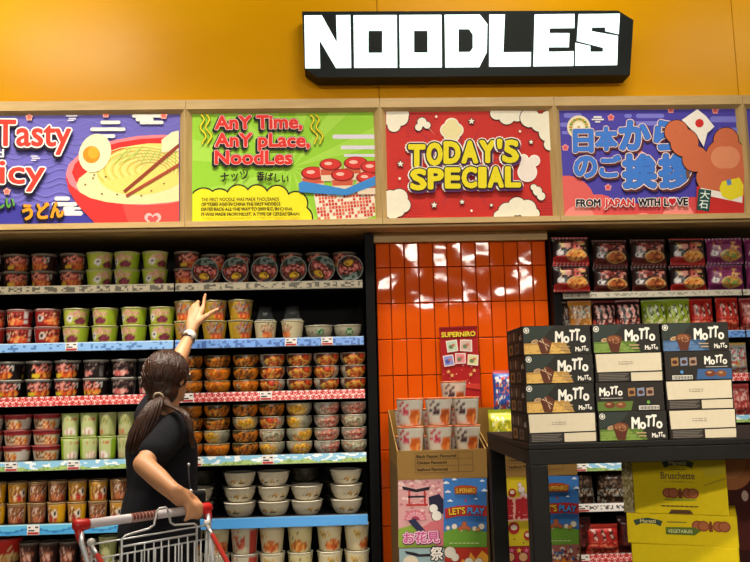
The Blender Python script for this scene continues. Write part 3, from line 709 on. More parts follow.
kind('whitebowl', lambda: make_bowl('noodle_bowl', .073, .05, .066, label('c2b8a2', ['8a8478', 'c2b8a2', 'c2b8a2'], ['c09040', '302818', 'c8b890', 'cfc6b2'], seed=45, wp=(.24, .5, .1, .1), pp=(.6, .5, .22, .16)), 'cfc6b2', mat='print', lip=.004))
kind('greenmark', lambda: make_bowl('noodle_bowl', .066, .05, .062, label('b4ac94', ['8a8470', 'b4ac94'], ['1e6a3c', '2a8048', 'b8c8a0'], seed=47, wp=(.4, .5, .12, .1), pp=(.66, .5, .1, .3)), 'c4bca8', mat='print', lip=.003))
kind('darkbowl', lambda: make_bowl('noodle_bowl', .073, .05, .066, label('2a2822', ['4a463c', '2a2822'], ['3a362c', '565044'], seed=49), '4a463c', mat='film', lip=.003))  # shade of the rear row is painted into these dark colours
def clear_cup():
    root = empty('clear_cup'); mb = MB()
    mb.lathe([(.033, .068), (.0325, .07), (.0315, .0695), (.033, .066), (.043, .002), (.046, .001), (.046, 0), (.042, 0), (.032, .067)], 28, 'ffffff', cap0=False, cap1=False)
    mb.lathe([(.0325, .069), (.0001, .069)], 28, 'ffffff', cap0=False, cap1=False)
    mb.build('body', 'clear_plastic', root)
    MB().lathe([(.04, .003), (.0475, .002), (.048, .004), (.0475, .006), (.043, .006)], 28, 'a8a8a8', cap0=False, cap1=False).build('rim', 'plastic', root)
    return root
kind('clear', clear_cup)
def disc_tub():
    "round tub lying on its side, lid to the front"
    root = empty('noodle_tub')
    def lp(u, v, r):
        a = (u-.5)*2*math.pi; x, y = r*math.sin(a)/.063, -r*math.cos(a)/.063    # y up after tipping
        if r > .0595: return '8c948c'
        if (x/.36)**2+((y+.46)/.26)**2 < 1: return 'd0a41c' if cell(x*7, y*7, 2) > .2 else '8a6020'
        if abs(y-.06-.12*math.cos(x*5)) < .24 and abs(x) < .84: return pick(['d88880', 'c05850', '5a1c1a'], cell(x*7+.3, y*6, 1))
        if y > .4: return pick(['1c2c24', '2a3a30', '6c7870'], cell(x*5, y*5, 4))
        return pick(['3a1c14', '7a3018', '1c1210'], cell(x*6, y*6, 3))
    MB().lathe(cup_profile(.063, .052, .08), 44, label('2e1512', ['c87a68', 'b84a3c'], ['b8502c', 'd87838'], seed=3), cap1=False).build('body', 'print', root)
    mb = MB(); n = 16
    mb.lathe([(.061, .073), (.0635, .0745), (.064, .078), (.0625, .0795)]+[(.0615*(1-k/n)+.0001, .0795-.0006*(k > 1)) for k in range(1, n+1)], 64, lp, cap0=False, cap1=False)
    mb.build('lid', 'print', root); return root
kind('disc', disc_tub)
DESC = {'brown': 'dark brown noodle tub', 'black': 'black noodle tub with pink lettering', 'blackdark': 'black noodle tub turned sideways', 'green': 'lime green noodle tub', 'red': 'red noodle tub', 'gold': 'gold noodle cup',
 'cream': 'cream noodle cup', 'redpic': 'cream noodle tub with red rim', 'tallgreen': 'tall green noodle cup', 'tallpale': 'tall pale green cup', 'yellow': 'yellow noodle cup', 'brownpic': 'brown picture noodle cup', 'darkpic': 'dark brown noodle cup',
 'redpot': 'big red noodle pot', 'paperred': 'white and red paper cup', 'papergold': 'cream paper cup', 'papertall': 'cream cup with gold print', 'orangebowl': 'orange and brown film bowl', 'brightbowl': 'bright orange film bowl', 'spicybowl': 'red and yellow film bowl',
 'yellowbowl': 'yellow film bowl', 'pinkbowl': 'pinkish film bowl', 'speckbowl': 'speckled pale film bowl', 'whitebowl': 'white paper bowl', 'greenmark': 'white bowl with green mark', 'darkbowl': 'dark bowl in shadow', 'clear': 'upturned clear plastic cup'}
SHN = ['top', 'second', 'third', 'fourth', 'fifth', 'sixth']
TIER = {1: ['single'], 2: ['lower', 'upper'], 3: ['bottom', 'middle', 'top'], 4: ['bottom', 'second from bottom', 'third from bottom', 'top']}
CATN = {'tub': 'noodle tub', 'cup': 'noodle cup', 'bowl': 'noodle bowl'}
PITCH = dict(brown=.0815, green=.0835, red=.0835, black=.0855, blackdark=.0855, gold=.0965, cream=.0885, redpic=.0725, tallgreen=.1085, tallpale=.1085, yellow=.0955, brownpic=.0955, darkpic=.1005, redpot=.11,
 paperred=.1185, papergold=.1185, papertall=.1185, orangebowl=.0595, brightbowl=.0595, spicybowl=.0595, yellowbowl=.0595, pinkbowl=.0595, speckbowl=.0595, whitebowl=.0675, greenmark=.0635, darkbowl=.0675, clear=.07)
RAD = dict(brown=.0613, green=.0633, red=.0623, black=.0623, blackdark=.061, gold=.0623, cream=.0557, redpic=.0643, tallgreen=.0431, tallpale=.0431, yellow=.0441, brownpic=.0441, darkpic=.0446, redpot=.086, paperred=.0668, papergold=.0608, papertall=.0613, whitebowl=.0773, greenmark=.0692, darkbowl=.0773, clear=.0485)
def stacks(shelf, bay, cols, row=0, y_extra=0):
    z = Z[shelf]-.0035
    pe = None
    for i, (px, kinds) in enumerate(cols):
        rr = max(RAD.get(q, .0625) for q in kinds); X0 = AtX(px, YR+.012+rr+y_extra, z+.05)
        if bay == 'B': X0 = min(X0, XC+.006-rr)
        elif px > 130: X0 = min(X0, XB-.004-rr)
        if pe is not None: X0 = max(X0, pe+rr+.0004)
        pe = X0+rr; zz = z; n = len(kinds); jx = 0
        for t, k in enumerate(kinds):
            r = RAD.get(k, .0625); Y = YR+.012+max(RAD.get(q, .0625) for q in kinds)+y_extra
            X = X0
            wh2 = {'A': 'left bay', 'B': 'right-hand bay'}[bay]
            d = DESC[k]
            tier = TIER[n][t] if n in TIER else ORD[t]
            od = ORD[i]
            lab = f"{d}, {tier} of {od} {'rear ' if y_extra else ''}stack from left, {SHN[shelf]} shelf, {wh2}"
            if len(lab.split()) > 16: lab = f"{d}, {tier} in {od} {'rear ' if y_extra else ''}stack, {SHN[shelf]} shelf, {wh2}"
            cat = 'cup' if 'cup' in lab.split(',')[0] else ('bowl' if 'bowl' in lab.split(',')[0] else 'tub')
            spawn(k, (X, Y, zz), R.uniform(-.75, .75)+(math.pi if R.random() < .12 else 0), lab, cat, f"{d}s on the {SHN[shelf]} shelf, {wh2}")
            zz += PITCH[k]+.0003
S2 = lambda k: [k, k]
stacks(0, 'A', [(-10, S2('brown')), (16, S2('brown')), (44, S2('brown')), (72.5, S2('brown')), (99.5, S2('green')), (127, S2('green')), (155, S2('green'))])
stacks(0, 'B', [(186.5, S2('brown'))])
stacks(0, 'B', [(213, S2('brown')), (239, S2('brown')), (265, S2('brown')), (291, S2('brown')), (317.5, S2('brown')), (344.5, S2('brown'))], 0, .10)
for i, px in enumerate((205, 235, 264.5, 293.5, 321.5, 350)):
    Y = YR+.012; Xc = AtX(px, Y, Z[0]+.06)
    root = spawn('disc', (Xc, Y+.0795+.0, Z[0]-.0035+.0642), 0, f"round tub tipped on its side with printed lid facing out, {ORD[i]} from left, top shelf", 'tub', 'tubs lying lid outwards on the top shelf', tilt=math.pi/2)
    root.rotation_euler = (math.pi/2, (.15, -.2, .1, -.1, .55, 2.9)[i], 0)
stacks(1, 'A', [(-8, S2('red')), (19.5, S2('red')), (47.5, S2('red')), (76, S2('green')), (105, S2('green')), (134, S2('green')), (162, S2('green'))])
stacks(1, 'B', [(187, S2('gold')), (214.5, S2('gold')), (240.5, S2('gold')), (265.5, ['cream', 'clear']), (292.5, ['cream', 'clear']), (319, ['greenmark']), (347.5, ['greenmark'])])
stacks(2, 'A', [(-17, S2('black')), (11, S2('black')), (39, S2('black')), (67.5, S2('black')), (96, ['black', 'blackdark']), (124, S2('blackdark')), (151, S2('blackdark'))])
stacks(2, 'B', [(190, ['brightbowl', 'orangebowl', 'orangebowl']), (217.5, ['brightbowl', 'brightbowl', 'orangebowl']), (246, ['brightbowl', 'orangebowl', 'orangebowl'])]+[(x, ['spicybowl']*3) for x in (272.5, 299.5, 326.5, 353.5)])
stacks(3, 'A', [(-11, ['redpic']*3), (17.5, ['redpic']*3), (46.5, ['redpic']*3), (70, S2('tallgreen')), (88, S2('tallgreen')), (106.5, ['tallgreen', 'tallpale']), (124, S2('tallpale')), (143, S2('tallpale'))])
stacks(3, 'B', [(190, ['brightbowl', 'brightbowl', 'orangebowl', 'orangebowl']), (217, ['brightbowl', 'yellowbowl', 'orangebowl', 'orangebowl']), (245.5, ['orangebowl', 'orangebowl', 'yellowbowl', 'orangebowl']), (272, ['yellowbowl', 'speckbowl', 'spicybowl', 'orangebowl']),
   (299.5, ['yellowbowl']*4), (327, ['pinkbowl']*4), (354, ['speckbowl', 'pinkbowl', 'speckbowl', 'pinkbowl'])])
stacks(4, 'A', [(-4, S2('yellow')), (17, ['brownpic', 'yellow']), (37, S2('brownpic')), (57, ['yellow', 'brownpic']), (77, ['yellow', 'yellow']), (98, ['brownpic', 'yellow']), (119, ['yellow', 'brownpic']), (140, S2('brownpic'))])
stacks(4, 'B', [(197, ['whitebowl']*2), (240, ['whitebowl']*3), (274, ['whitebowl']*3), (306, ['whitebowl']*2), (346.5, ['whitebowl']*3)])
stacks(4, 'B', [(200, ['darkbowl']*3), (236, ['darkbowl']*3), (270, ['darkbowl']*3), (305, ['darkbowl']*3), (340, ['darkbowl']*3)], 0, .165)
stacks(5, 'A', [(3, ['redpot', 'redpot']), (27, ['darkpic']*2), (46, ['darkpic']*2), (66.5, ['darkpic']*2), (87, ['darkpic']*2), (107, ['tallpale']*2), (127, ['tallpale']*2), (147, ['tallpale']*2)])
stacks(5, 'B', [(190, ['papertall']*2), (216, ['papertall']*2), (244, ['paperred']*2), (272, ['papertall']*2), (300.5, ['papergold']*2), (330, ['papertall']*2), (357.5, ['papertall']*2)])
# ------------------------------------------------------------------ packs and bags on the shelves right of the tiles
def pillow(name, w, h, d, paint, n=34, crimp=.07, mat='film', puffy=.5):
    "a sealed packet: flat crimped ends, bulging front and back"
    root = empty(name)
    def side(sg):
        def P(u, v):
            x = (u-.5)*w*(1-.03*math.sin(v*math.pi)); z = v*h; e = max(0, min(1, (v-crimp)/.2, (1-crimp-v)/.2)); e = e*e*(3-2*e)
            q = max(0, 1-abs(2*u-1)**3)**.6
            b = d/2*e*q*(1+.12*mnoise(Vector((u*5, v*5, sg*3+w*50))))+.0006
            if v < crimp or v > 1-crimp: b = .0012+.0008*math.sin(u*60)
            return (x, -sg*b, z)
        return P
    for sg, nm in ((1, 'front_panel'), (-1, 'back_panel')):
        mb = MB(); mb.grid(side(sg), n, n, (lambda u, v: paint(u, v)) if sg == 1 else (lambda u, v: paint(1-u, v)))
        mb.build(nm, mat, root)
    return root
def packp(base, word, pic, foot, seed, corner=None, letter='c8c0bc'):
    def f(u, v):
        if v < .05 or v > .95: return foot
        c = base
        if v < .26+.06*math.sin(u*7): c = foot
        if ((u-.62)/.3)**2+((v-.33)/.22)**2 < 1: c = 'c8a060' if ((u-.62)/.3)**2+((v-.33)/.22)**2 > .72 else pick(pic, cell(u*14, v*14, seed))
        if .54 < v < .86 and .16 < u < .9 and cell(u*15, v*13, seed+2) > .32: c = pick(word, cell(u*11, v*9, seed+3))
        if ((u-.17)/.10)**2+((v-.42)/.12)**2 < 1: c = letter if cell(u*20, v*20, seed+6) > .3 else '2a2020'
        return c
    return f
kind('p_red', lambda: pillow('noodle_pack', .180, .1315, .055, packp('241818', ['b8524c', 'c8887c', 'c0a060', '602824'], ['d88838', 'e8b060', 'b04c28'], 'a42420', 51)))
kind('p_dark', lambda: pillow('noodle_pack', .180, .1315, .055, packp('2c1a18', ['b06058', 'd09080', '702c28'], ['b05c2c', '7c3820', 'c88848'], '5a201c', 53)))
kind('p_purple', lambda: pillow('noodle_pack', .180, .1315, .055, packp('7a2a5c', ['d09050', 'c87848', 'e0b070', '803058'], ['d0a050', '70883c', 'b06030'], '702454', 55)))
GP = 'square noodle packs on the top shelf right of the tiles'
PK = [(572, 'p_red'), (611, 'p_dark'), (649.5, 'p_dark'), (688, 'p_red'), (725.5, 'p_purple'), (764, 'p_purple')]
PD = {'p_red': 'black and red noodle pack', 'p_dark': 'dark maroon noodle pack', 'p_purple': 'purple noodle pack'}
for i, (px, k) in enumerate(PK):
    for t in range(2):
        Y = YR+.035 if i else YR-.022
        z = (ZR[0]-.0035 if i else ZR[0]+.0022)+t*.1335
        X = max(AtX(px-(1 if t else 0), Y, z+.06), XD+.093) if i else AtX(px-(1 if t else 0), Y-.01, z+.06)
        spawn(k, (X, Y, z), R.uniform(-.1, .1), f"{PD[k]}, {('lower','upper')[t]} of {ORD[i]} pair from left, top shelf right of tiles", 'noodle pack', GP, tilt=R.uniform(-.06, .02))
if True:                                     # the first pair stands on a thin tray that juts over the rail
    X = AtX(572, YR, ZR[0]); mb = MB(); mb.box((max(X-.092, XD+.004), YR-.055, ZR[0]+.0012), (X+.088, YR+.02, ZR[0]+.0019), '8a1c1a')
    t_ = mb.build('pack_tray', 'plastic'); tag(t_, 'thin red tray under the leftmost noodle packs on the top right shelf', 'tray')
def bagp(base, word, pic, seed, big=False):
    def f(u, v):
        c = base
        if v > .93: return pic[0]
        if v < .42 and cell(u*16, v*20, seed) > .3: c = pick(pic, cell(u*13, v*15, seed+1))
        if .45 < v < .85 and .08 < u < .92:
            if big:                                    # fat slanted strokes of lettering
                w = math.sin((u+v*.25)*24+seed)+.6*math.sin(v*30+seed*2+u*9)
                if w > .15: c = word[1] if w > .9 else word[0]
            elif cell(u*16, v*18, seed+2) > .42: c = pick(word, cell(u*11, v*13, seed+3))
        return c
    return f
BG = {'b_orange': ('orange and grey snack bag', bagp('c07c2c', ['d0c8b8', 'c8c0b0', '6a665c'], ['c87820', 'e09c40', 'd8b070', 'a86420'], 61)),
 'b_darkred': ('dark bag with large pale lettering', bagp('2a1818', ['d8a8a0', 'c87870', 'e0b8b0'], ['8a2824', 'c05048', 'd8a090', '3a1c1a'], 63, True)),
 'b_green': ('lime green bag with black mark', bagp('8ca024', ['1a1a18', 'd0d8b8', 'a8b840'], ['a8b850', 'c8c8a0', '6c7c20', 'b0a070'], 65, True)),
 'b_red': ('bright red noodle bag', bagp('b82820', ['201414', 'e8b0a0', 'c83830'], ['d84030', '8c1c18', 'e07858'], 67, True)),
 'b_white': ('silver and red bag', bagp('a8a8a4', ['b83030', '6c6c6c', 'c8c8c4'], ['c8a050', 'b83028', 'a8a8a8'], 69)),
 'b_yellow': ('yellow bag', bagp('c89c18', ['8a3018', 'd8b030'], ['c8781c', 'd8a828'], 71)),
 'b_pink': ('pinkish red pack', bagp('a83c3c', ['d89890', 'c06058', 'e0b0a8'], ['c04c48', '781c1c', 'd88878'], 73)),
 'b_brown': ('dark brown bag', bagp('241a16', ['5a4030', '3a2a20', '8a7060'], ['6a4428', '3a2418', '9a9488'], 75)),
 'b_maroon': ('dark maroon pack', bagp('3c100e', ['5c1a16', '2c0c0c'], ['4c1412', '6c201a'], 77))}
for k, (d_, p_) in BG.items(): kind(k, lambda p_=p_, k=k: pillow('snack_bag', .119, .168, .05, p_, crimp=.05))
def bags(si, lst, where):
    for i, (px, k, dz) in enumerate(lst):
        Y = YR+.045+(.0 if i % 2 else .012); z = ZR[si]-.0035; X = AtX(px, Y, z+.08)
        r = spawn(k, (X, Y, z), R.uniform(-.15, .15), f"{BG[k][0]}, {ORD[i]} from left {where}", 'bag', None, tilt=dz)
        if px == 561: r.scale = (.4, 1, 1); r.location.x = XD+.027
bags(1, [(561, 'b_brown', 0), (580, 'b_orange', 0), (604, 'b_darkred', 0), (628, 'b_darkred', 0), (654, 'b_green', 0), (678, 'b_green', 0), (701, 'b_red', 0), (727, 'b_red', 0), (752, 'b_pink', 0)], 'in the row behind the dark boxes')
def sc_bag(si, px, k, s, lab, Y=None, rz=0, tilt=0, sx=None):
    Y = Y or YR+.04; z = ZR[si]-.0035; X = AtX(px, Y, z+.06)
    r = spawn(k, (X, Y, z), rz, lab, 'bag', None, tilt=tilt); r.scale = (sx or s, s, s); return r
sc_bag(2, 736, 'b_white', .9, 'silver and red bag just right of the dark boxes, third rack shelf')
sc_bag(2, 763, 'b_yellow', .95, 'yellow bag at the right picture edge, third rack shelf')
sc_bag(3, 739, 'b_pink', .9, 'pinkish red pack just right of the dark boxes, fourth rack shelf')
sc_bag(3, 764, 'b_red', .85, 'red bag at the right picture edge, fourth rack shelf')
sc_bag(4, 745, 'b_maroon', .9, 'maroon pack at the right picture edge, fifth rack shelf')
sc_bag(5, 584, 'b_brown', .95, 'dark brown bag under the table edge, left of its neighbour, sixth rack shelf', rz=.3, tilt=-.15)
sc_bag(5, 611, 'b_brown', .9, 'dark bag with pale marks leaning under the table, sixth rack shelf', rz=-.25, tilt=-.1, sx=1.1)
sc_bag(6, 579, 'b_maroon', 1.0, 'maroon pack left of the bright red pack, seventh rack shelf')
sc_bag(6, 602, 'b_red', .8, 'bright red pack seen under the table on the seventh rack shelf', Y=YR+.03, sx=1.3)
sc_bag(6, 630, 'b_maroon', 1.0, 'maroon pack right of the bright red pack, seventh rack shelf')
# ------------------------------------------------------------------ poster on the tiles
YPo = 3.945
c0 = W(459, 363, YPo); root = tag(empty('wall_poster', (c0.x, YPo, c0.z)), 'small red poster with stamp pictures stuck on the orange tiles, reading SUPERNIRO', 'poster'); o = Vector(root.location)
A = Art(434, 322, 11.24, YPo); 
A.poly([(58, 60), (482, 42), (530, 860), (110, 880)], 'a81416'); 
for k in range(22): A.ell(80+cell(k, 1)*400, 60+cell(k, 2)*760, 9, 7, 'e8a8a0' if k % 2 else 'd06050', n=8)
A.poly([(110, 700), (515, 690), (520, 760), (300, 730), (112, 780)], 'c83828')
A.poly([(58, 60), (482, 42), (484, 62), (60, 82)], '8a1012')
A.text('SUPERNIRO', (86, 172), (462, 156), 52, [('5a1410', .09, 0, 3), ('e8cc30', .04, 0, 0)])
for pts, c in (([(130, 215), (255, 198), (272, 325), (150, 345)], 'b8ccb0'), ([(292, 198), (425, 200), (428, 335), (290, 325)], 'd0b0a0'), ([(95, 382), (212, 365), (232, 485), (115, 505)], '8c90d0'), ([(235, 352), (352, 350), (355, 465), (240, 470)], 'e08890'), ([(378, 362), (498, 372), (492, 492), (372, 480)], 'd8d090')):
    cx, cy = sum(p[0] for p in pts)/4, sum(p[1] for p in pts)/4
    A.poly(pts, 'ecd8d0'); A.poly([(cx+(x-cx)*.82, cy+(y-cy)*.82) for x, y in pts], c); A.ell(cx-12, cy+10, 26, 24, '6a7c58' if c != '8c90d0' else '4858a0'); A.ell(cx+14, cy-10, 18, 16, 'c8705c')
for x, y in ((160, 560), (450, 545), (200, 600), (410, 590)): A.star(x, y, 26, 'e0b068')
A.build('poster_print', 'print', root, o)
mb = MB(); q = [W(434+x/11.24, 322+y/11.24, YPo) for x, y in ((58, 60), (482, 42), (530, 860), (110, 880))]
qb = [Vector((p.x, YPo+.004, p.z)) for p in q]; mb.poly(qb, '8a1012')
for i in range(4): mb.poly([q[i], q[(i+1) % 4], qb[(i+1) % 4], qb[i]], '8a1012')
mb.build('poster_board', 'print', root, o)
# ------------------------------------------------------------------ cardboard display stands with cup noodles
YD = 3.35; YDB = 3.90
def stand(px0, px1, label_):
    x0, x1 = AtX(px0, YD, 1.0), AtX(px1, YD, 1.0)
    root = tag(empty('display_stand', ((x0+x1)/2, (YD+YDB)/2, 0)), label_, 'display stand'); o = Vector(root.location)
    zt = 1.166; zb = 1.100
    MB().bbox((x0, YD+.004, .0), (x1, YDB, zb), '74562c', .003).build('stand_body', 'carton', root, o)
    MB().box((x0, YD-.003, 1.052), (x1, YD+.0035, zt), '94703a').build('tray_front', 'carton', root, o)
    for x in (x0, x1-.005):
        mb = MB(); a = [(x, YD+.0065, zb+.001), (x, YDB, zb+.001), (x, YDB, 1.315), (x, YD+.0065, zt)]
        b_ = [(p[0]+.005, p[1], p[2]) for p in a]; mb.poly(a, '86652f'); mb.poly(b_, '8c6a34')
        for i in range(4): mb.poly([a[i], a[(i+1) % 4], b_[(i+1) % 4], b_[i]], '9a7844')
        mb.build('tray_side', 'carton', root, o)
    MB().box((x0+.006, YDB-.005, zb+.001), (x1-.006, YDB, 1.315), '86652f').build('tray_back', 'carton', root, o)
    MB().box((x0+.0055, YD+.0065, zb+.001), (x1-.0055, YD+.142, 1.148), '9c7a44').build('inner_step', 'carton', root, o)
    A = Flat((x0, YD-.0034, zt), (1, 0, 0), (0, 0, 1), 1000); w = (x1-x0)*1000
    A.n = 0
    xa, xb, xm = w*.2, w*.84, w*.68
    for y in (10, 35, 62, 88): A.line([(xa, y), (xb, y)], 1.6, '5a4426')
    for x in (xa, xm, xb): A.line([(x, 10), (x, 88)], 1.6, '5a4426')
    for t_, y, k in (('Black Pepper Flavoured', 29, .44), ('Chicken Flavoured', 54, .33), ('Seafood Flavoured', 81, .34)): A.text(t_, (xa+6, y), (xa+6+w*k, y), 11, [('2c2012', .03, 0, 0)])
    A.build('flavour_table', 'print', root, o)
    return root, o, x0, x1
r1, o1, sx0, sx1 = stand(398, 488, 'cardboard stand left of the table with pink and blue game posters, holding white paper cups')
A = Art(390, 470, 6.11, YD-.001)
A.poly([(48, 52), (326, 50), (332, 472), (52, 475)], 'd8a0a0')
for k in range(60): A.ell(60+cell(k, 3)*255, 60+cell(k, 5)*200, 12, 9, 'ecc8c4' if k % 2 else 'c87c84', n=8, lay=False)
A.poly([(52, 360), (150, 330), (330, 380), (332, 472), (54, 474)], '8ca83c')
A.poly([(72, 98), (160, 118), (245, 100), (240, 122), (160, 136), (80, 120)], '241a24'); A.poly([(112, 125), (122, 125), (122, 220), (112, 220)], 'b8342c'); A.poly([(205, 125), (217, 125), (220, 220), (207, 220)], 'b8342c')
A.poly([(98, 208), (232, 206), (232, 218), (98, 220)], 'b8342c'); A.poly([(110, 158), (215, 156), (215, 168), (110, 170)], '2a1c24')
A.ell(155, 305, 68, 62, 'd87888', a0=180, a1=360); A.ell(155, 305, 56, 50, 'e8a0ac', a0=180, a1=360); A.ell(155, 305, 26, 24, 'b04860', a0=180, a1=360)
A.n += 1
for k in range(9):
    a = math.pi*(1+k/8); A.line([(155, 305), (155+66*math.cos(a), 305+60*math.sin(a))], 2, '8a3048', False)
A.poly([(235, 165), (300, 145), (326, 180), (326, 265), (290, 280), (240, 215)], '28243c'); A.puff([(265, 235, 26), (285, 280, 30)], 'ece4dc', '3a3040', 3)
A.poly([(180, 360), (250, 315), (326, 300), (330, 460), (290, 470), (250, 410)], 'cc6c74'); A.poly([(110, 310), (150, 295), (215, 370), (190, 400)], '2c2c4c')
A.text('お花見', (84, 447), (300, 440), 66, [('7c2c58', .13, 2, 3), ('f0d0dc', .075, 0, 0), ('cc5c94', .028, 0, 0)], True)
# blue game poster
def blue(A, x, y, w, h):
    q = lambda u, v: (x+w*u, y+h*v)
    A.poly([q(0, 0), q(1, 0), q(1, 1), q(0, 1)], '3f7ac4')
    for u, v, s in ((.06, .07, 1), (.1, .2, 1), (.15, .33, .9), (.9, .04, .8), (.95, .18, 1), (.75, .3, .6), (.25, .02, .8)):
        cx, cy = q(u, v); A.n += 1; A.bar(cx-14*s, cx+14*s, cy, 9*s, 'dce6f0', False); A.ell(cx, cy-5*s, 9*s, 7*s, 'dce6f0', lay=False)
    A.poly([q(0, .78), q(.3, .72), q(.7, .74), q(1, .78), q(1, 1), q(0, 1)], '6c9c34')
    A.puff([(*q(.1, .72), 12), (*q(.25, .7), 16), (*q(.88, .7), 18), (*q(.72, .73), 14), (*q(.4, .75), 9)], 'e8dcc8', '8a6a48', 2)
    A.puff([(*q(.48, .7), 18), (*q(.48, .66), 14), (*q(.58, .73), 12), (*q(.38, .73), 12)], 'b8643c', '5a2a1c', 2)
    A.puff([(*q(.8, .74), 12)], 'c8904c', '5a2a1c', 2)
    A.poly([q(.24, .13), q(.38, .1), q(.62, .1), q(.78, .13), q(.76, .23), q(.26, .23)], 'a8481c')
    A.text('SUPERNIRO', q(.28, .215), q(.74, .205), .065*h, [('7a2c14', .08, 0, 1), ('e8b43c', .02, 0, 0)])
    A.ell(*q(.51, .32), 7, 7, 'b83028')
    A.poly([q(.02, .44), q(.3, .4), q(.7, .385), q(1, .4), q(1, .55), q(.7, .535), q(.3, .55), q(.04, .585)], 'b42c2c')
    A.text("LET'S", q(.13, .53), q(.5, .51), .09*h, [('3a1414', .08, 1, 2), ('e8c030', .03, 0, 0)])
    A.text('PLAY', q(.55, .505), q(.93, .52), .085*h, [('182848', .08, 1, 2), ('4c94dc', .03, 0, 0)])
    [A.line([q(.14+.1*k, .94), q(.21+.1*k, .938)], 4, 'dcdca8') for k in range(7)]
blue(A, 327, 50, 262, 420)
A.poly([(55, 478), (330, 474), (340, 1200), (65, 1200)], '90a8ac'); A.ell(125, 560, 46, 40, 'd8c8b0'); A.poly([(90, 492), (150, 502), (180, 512), (250, 508), (250, 526), (170, 528), (95, 508)], '241c24')
A.text('祭', (250, 550), (325, 545), 80, [('241c24', .08, 0, 0), ('ece4dc', .02, 0, 0)], True)
A.poly([(332, 474), (594, 470), (602, 1200), (340, 1200)], 'b03020'); A.poly([(420, 600), (440, 540), (470, 560), (490, 500), (520, 540), (560, 490), (596, 520), (600, 700), (400, 700)], 'e8a030'); A.puff([(365, 500, 34), (395, 530, 24), (480, 560, 26), (540, 560, 24)], 'e0d8c8', '8a5a3a', 3)
A.build('poster_print', 'print', r1, o1)
r2, o2, tx0, tx1 = stand(490.5, 578, 'cardboard stand behind the table leg with yellow and blue game posters')
A = Art(500, 470, 6.11, YD-.001)
A.poly([(-52, 42), (204, 38), (210, 462), (-46, 468)], 'dcc024')
for x, y, r in ((75, 140, 24), (85, 355, 34), (-20, 150, 26), (170, 400, 26)): A.ell(x, y, r, r*1.1, 'b82c28' if x > 0 else '2a2420'); A.ell(x, y-4, r*.6, r*.5, 'ecd8c0')
A.puff([(130, 120, 20), (145, 160, 22), (120, 90, 12)], 'e8d4d4', 'a87878', 2)
for k in range(14): A.ell(-40+cell(k, 8)*230, 60+cell(k, 9)*390, 5, 4, '3a2c14', n=8)
ST = [('ecb0a0', .1, 0, 0), ('b8242c', .035, 0, 0)]
A.text('達', (-12, 300), (80, 298), 125, ST, True); A.text('磨', (95, 296), (185, 292), 125, ST, True)
A.poly([(-46, 470), (210, 464), (220, 1200), (-36, 1200)], 'a81c2c')
for k in range(6): A.star(-20+k*45, 490, 18, 'e8c048' if k % 2 else 'd87090')
A.puff([(60, 530, 26), (140, 530, 26)], 'd8a070', '4a1414', 3)
blue(A, 210, 35, 268, 420)
A.poly([(212, 458), (480, 450), (490, 1200), (222, 1200)], '9c5c50')
for k in range(70): A.ell(225+cell(k, 11)*250, 465+cell(k, 12)*80, 9, 9, ('d8b0a0', '7c2c30', '3c5c8c', 'e0d4c0')[k % 4], n=7, lay=False)
A.poly([(330, 562), (345, 540), (365, 560), (385, 530), (405, 558), (430, 540), (440, 600), (330, 600)], 'e08020')
A.build('poster_print', 'print', r2, o2)
# white paper cups in the first stand
def lp(u, v, r): return pick(['d87848', 'e09468', 'c86438'], cell(u*12, r*200, 3))
def papercup(word, pic):
    lab = label('d0c8ba', word, pic, seed=83, wp=(.34, .62, .16, .28), pp=(.66, .34, .17, .34), freq=14)
    return make_cup('paper_cup', .0575, .044, .112, lab, 'd8b49c', lidpaint=lp)
kind('w_red', lambda: papercup(['c03444', 'b82838', 'd06070'], ['d87430', 'c85c20', 'e09850']))
kind('w_dark', lambda: papercup(['4a3438', '6a4c4c', '382830'], ['c86428', 'a84c1c', 'd88848']))
G = 'white paper cups in the display stand'
def wcup(k, i, dx, Y, z, lab): spawn(k, ((sx0+.0645, (sx0+sx1)/2, sx1-.0645)[i]+dx, Y, z), R.uniform(-.2, .2), lab, 'cup', G)
YC1 = YD+.078; YC2 = YC1+.135
for i, k in enumerate(('w_red', 'w_red', 'w_dark')):
    n = ('left', 'middle', 'right')[i]; cn = 'red badge' if k == 'w_red' else 'dark badge'
    wcup(k, i, 0, YC1, 1.1485, f"white paper cup with {cn}, front {n} of the lower layer, left stand")
    wcup(k if i != 1 else 'w_dark', i, (0, .002, 0)[i], YC1+.004, 1.1485+.1135, f"white paper cup, front {n} of the upper layer, left stand")
    wcup(k, i, 0, YC2, 1.1015, f"white paper cup, second row {n} of the lower layer, left stand")
    wcup('w_red', i, 0, YC2+.002, 1.1015+.1135, f"white paper cup with orange lid, second row {n} of upper layer, left stand")
wcup('w_dark', 2, -.03, YC2+.004, 1.1015+.2275, 'white paper cup alone on top of all others below the red poster')
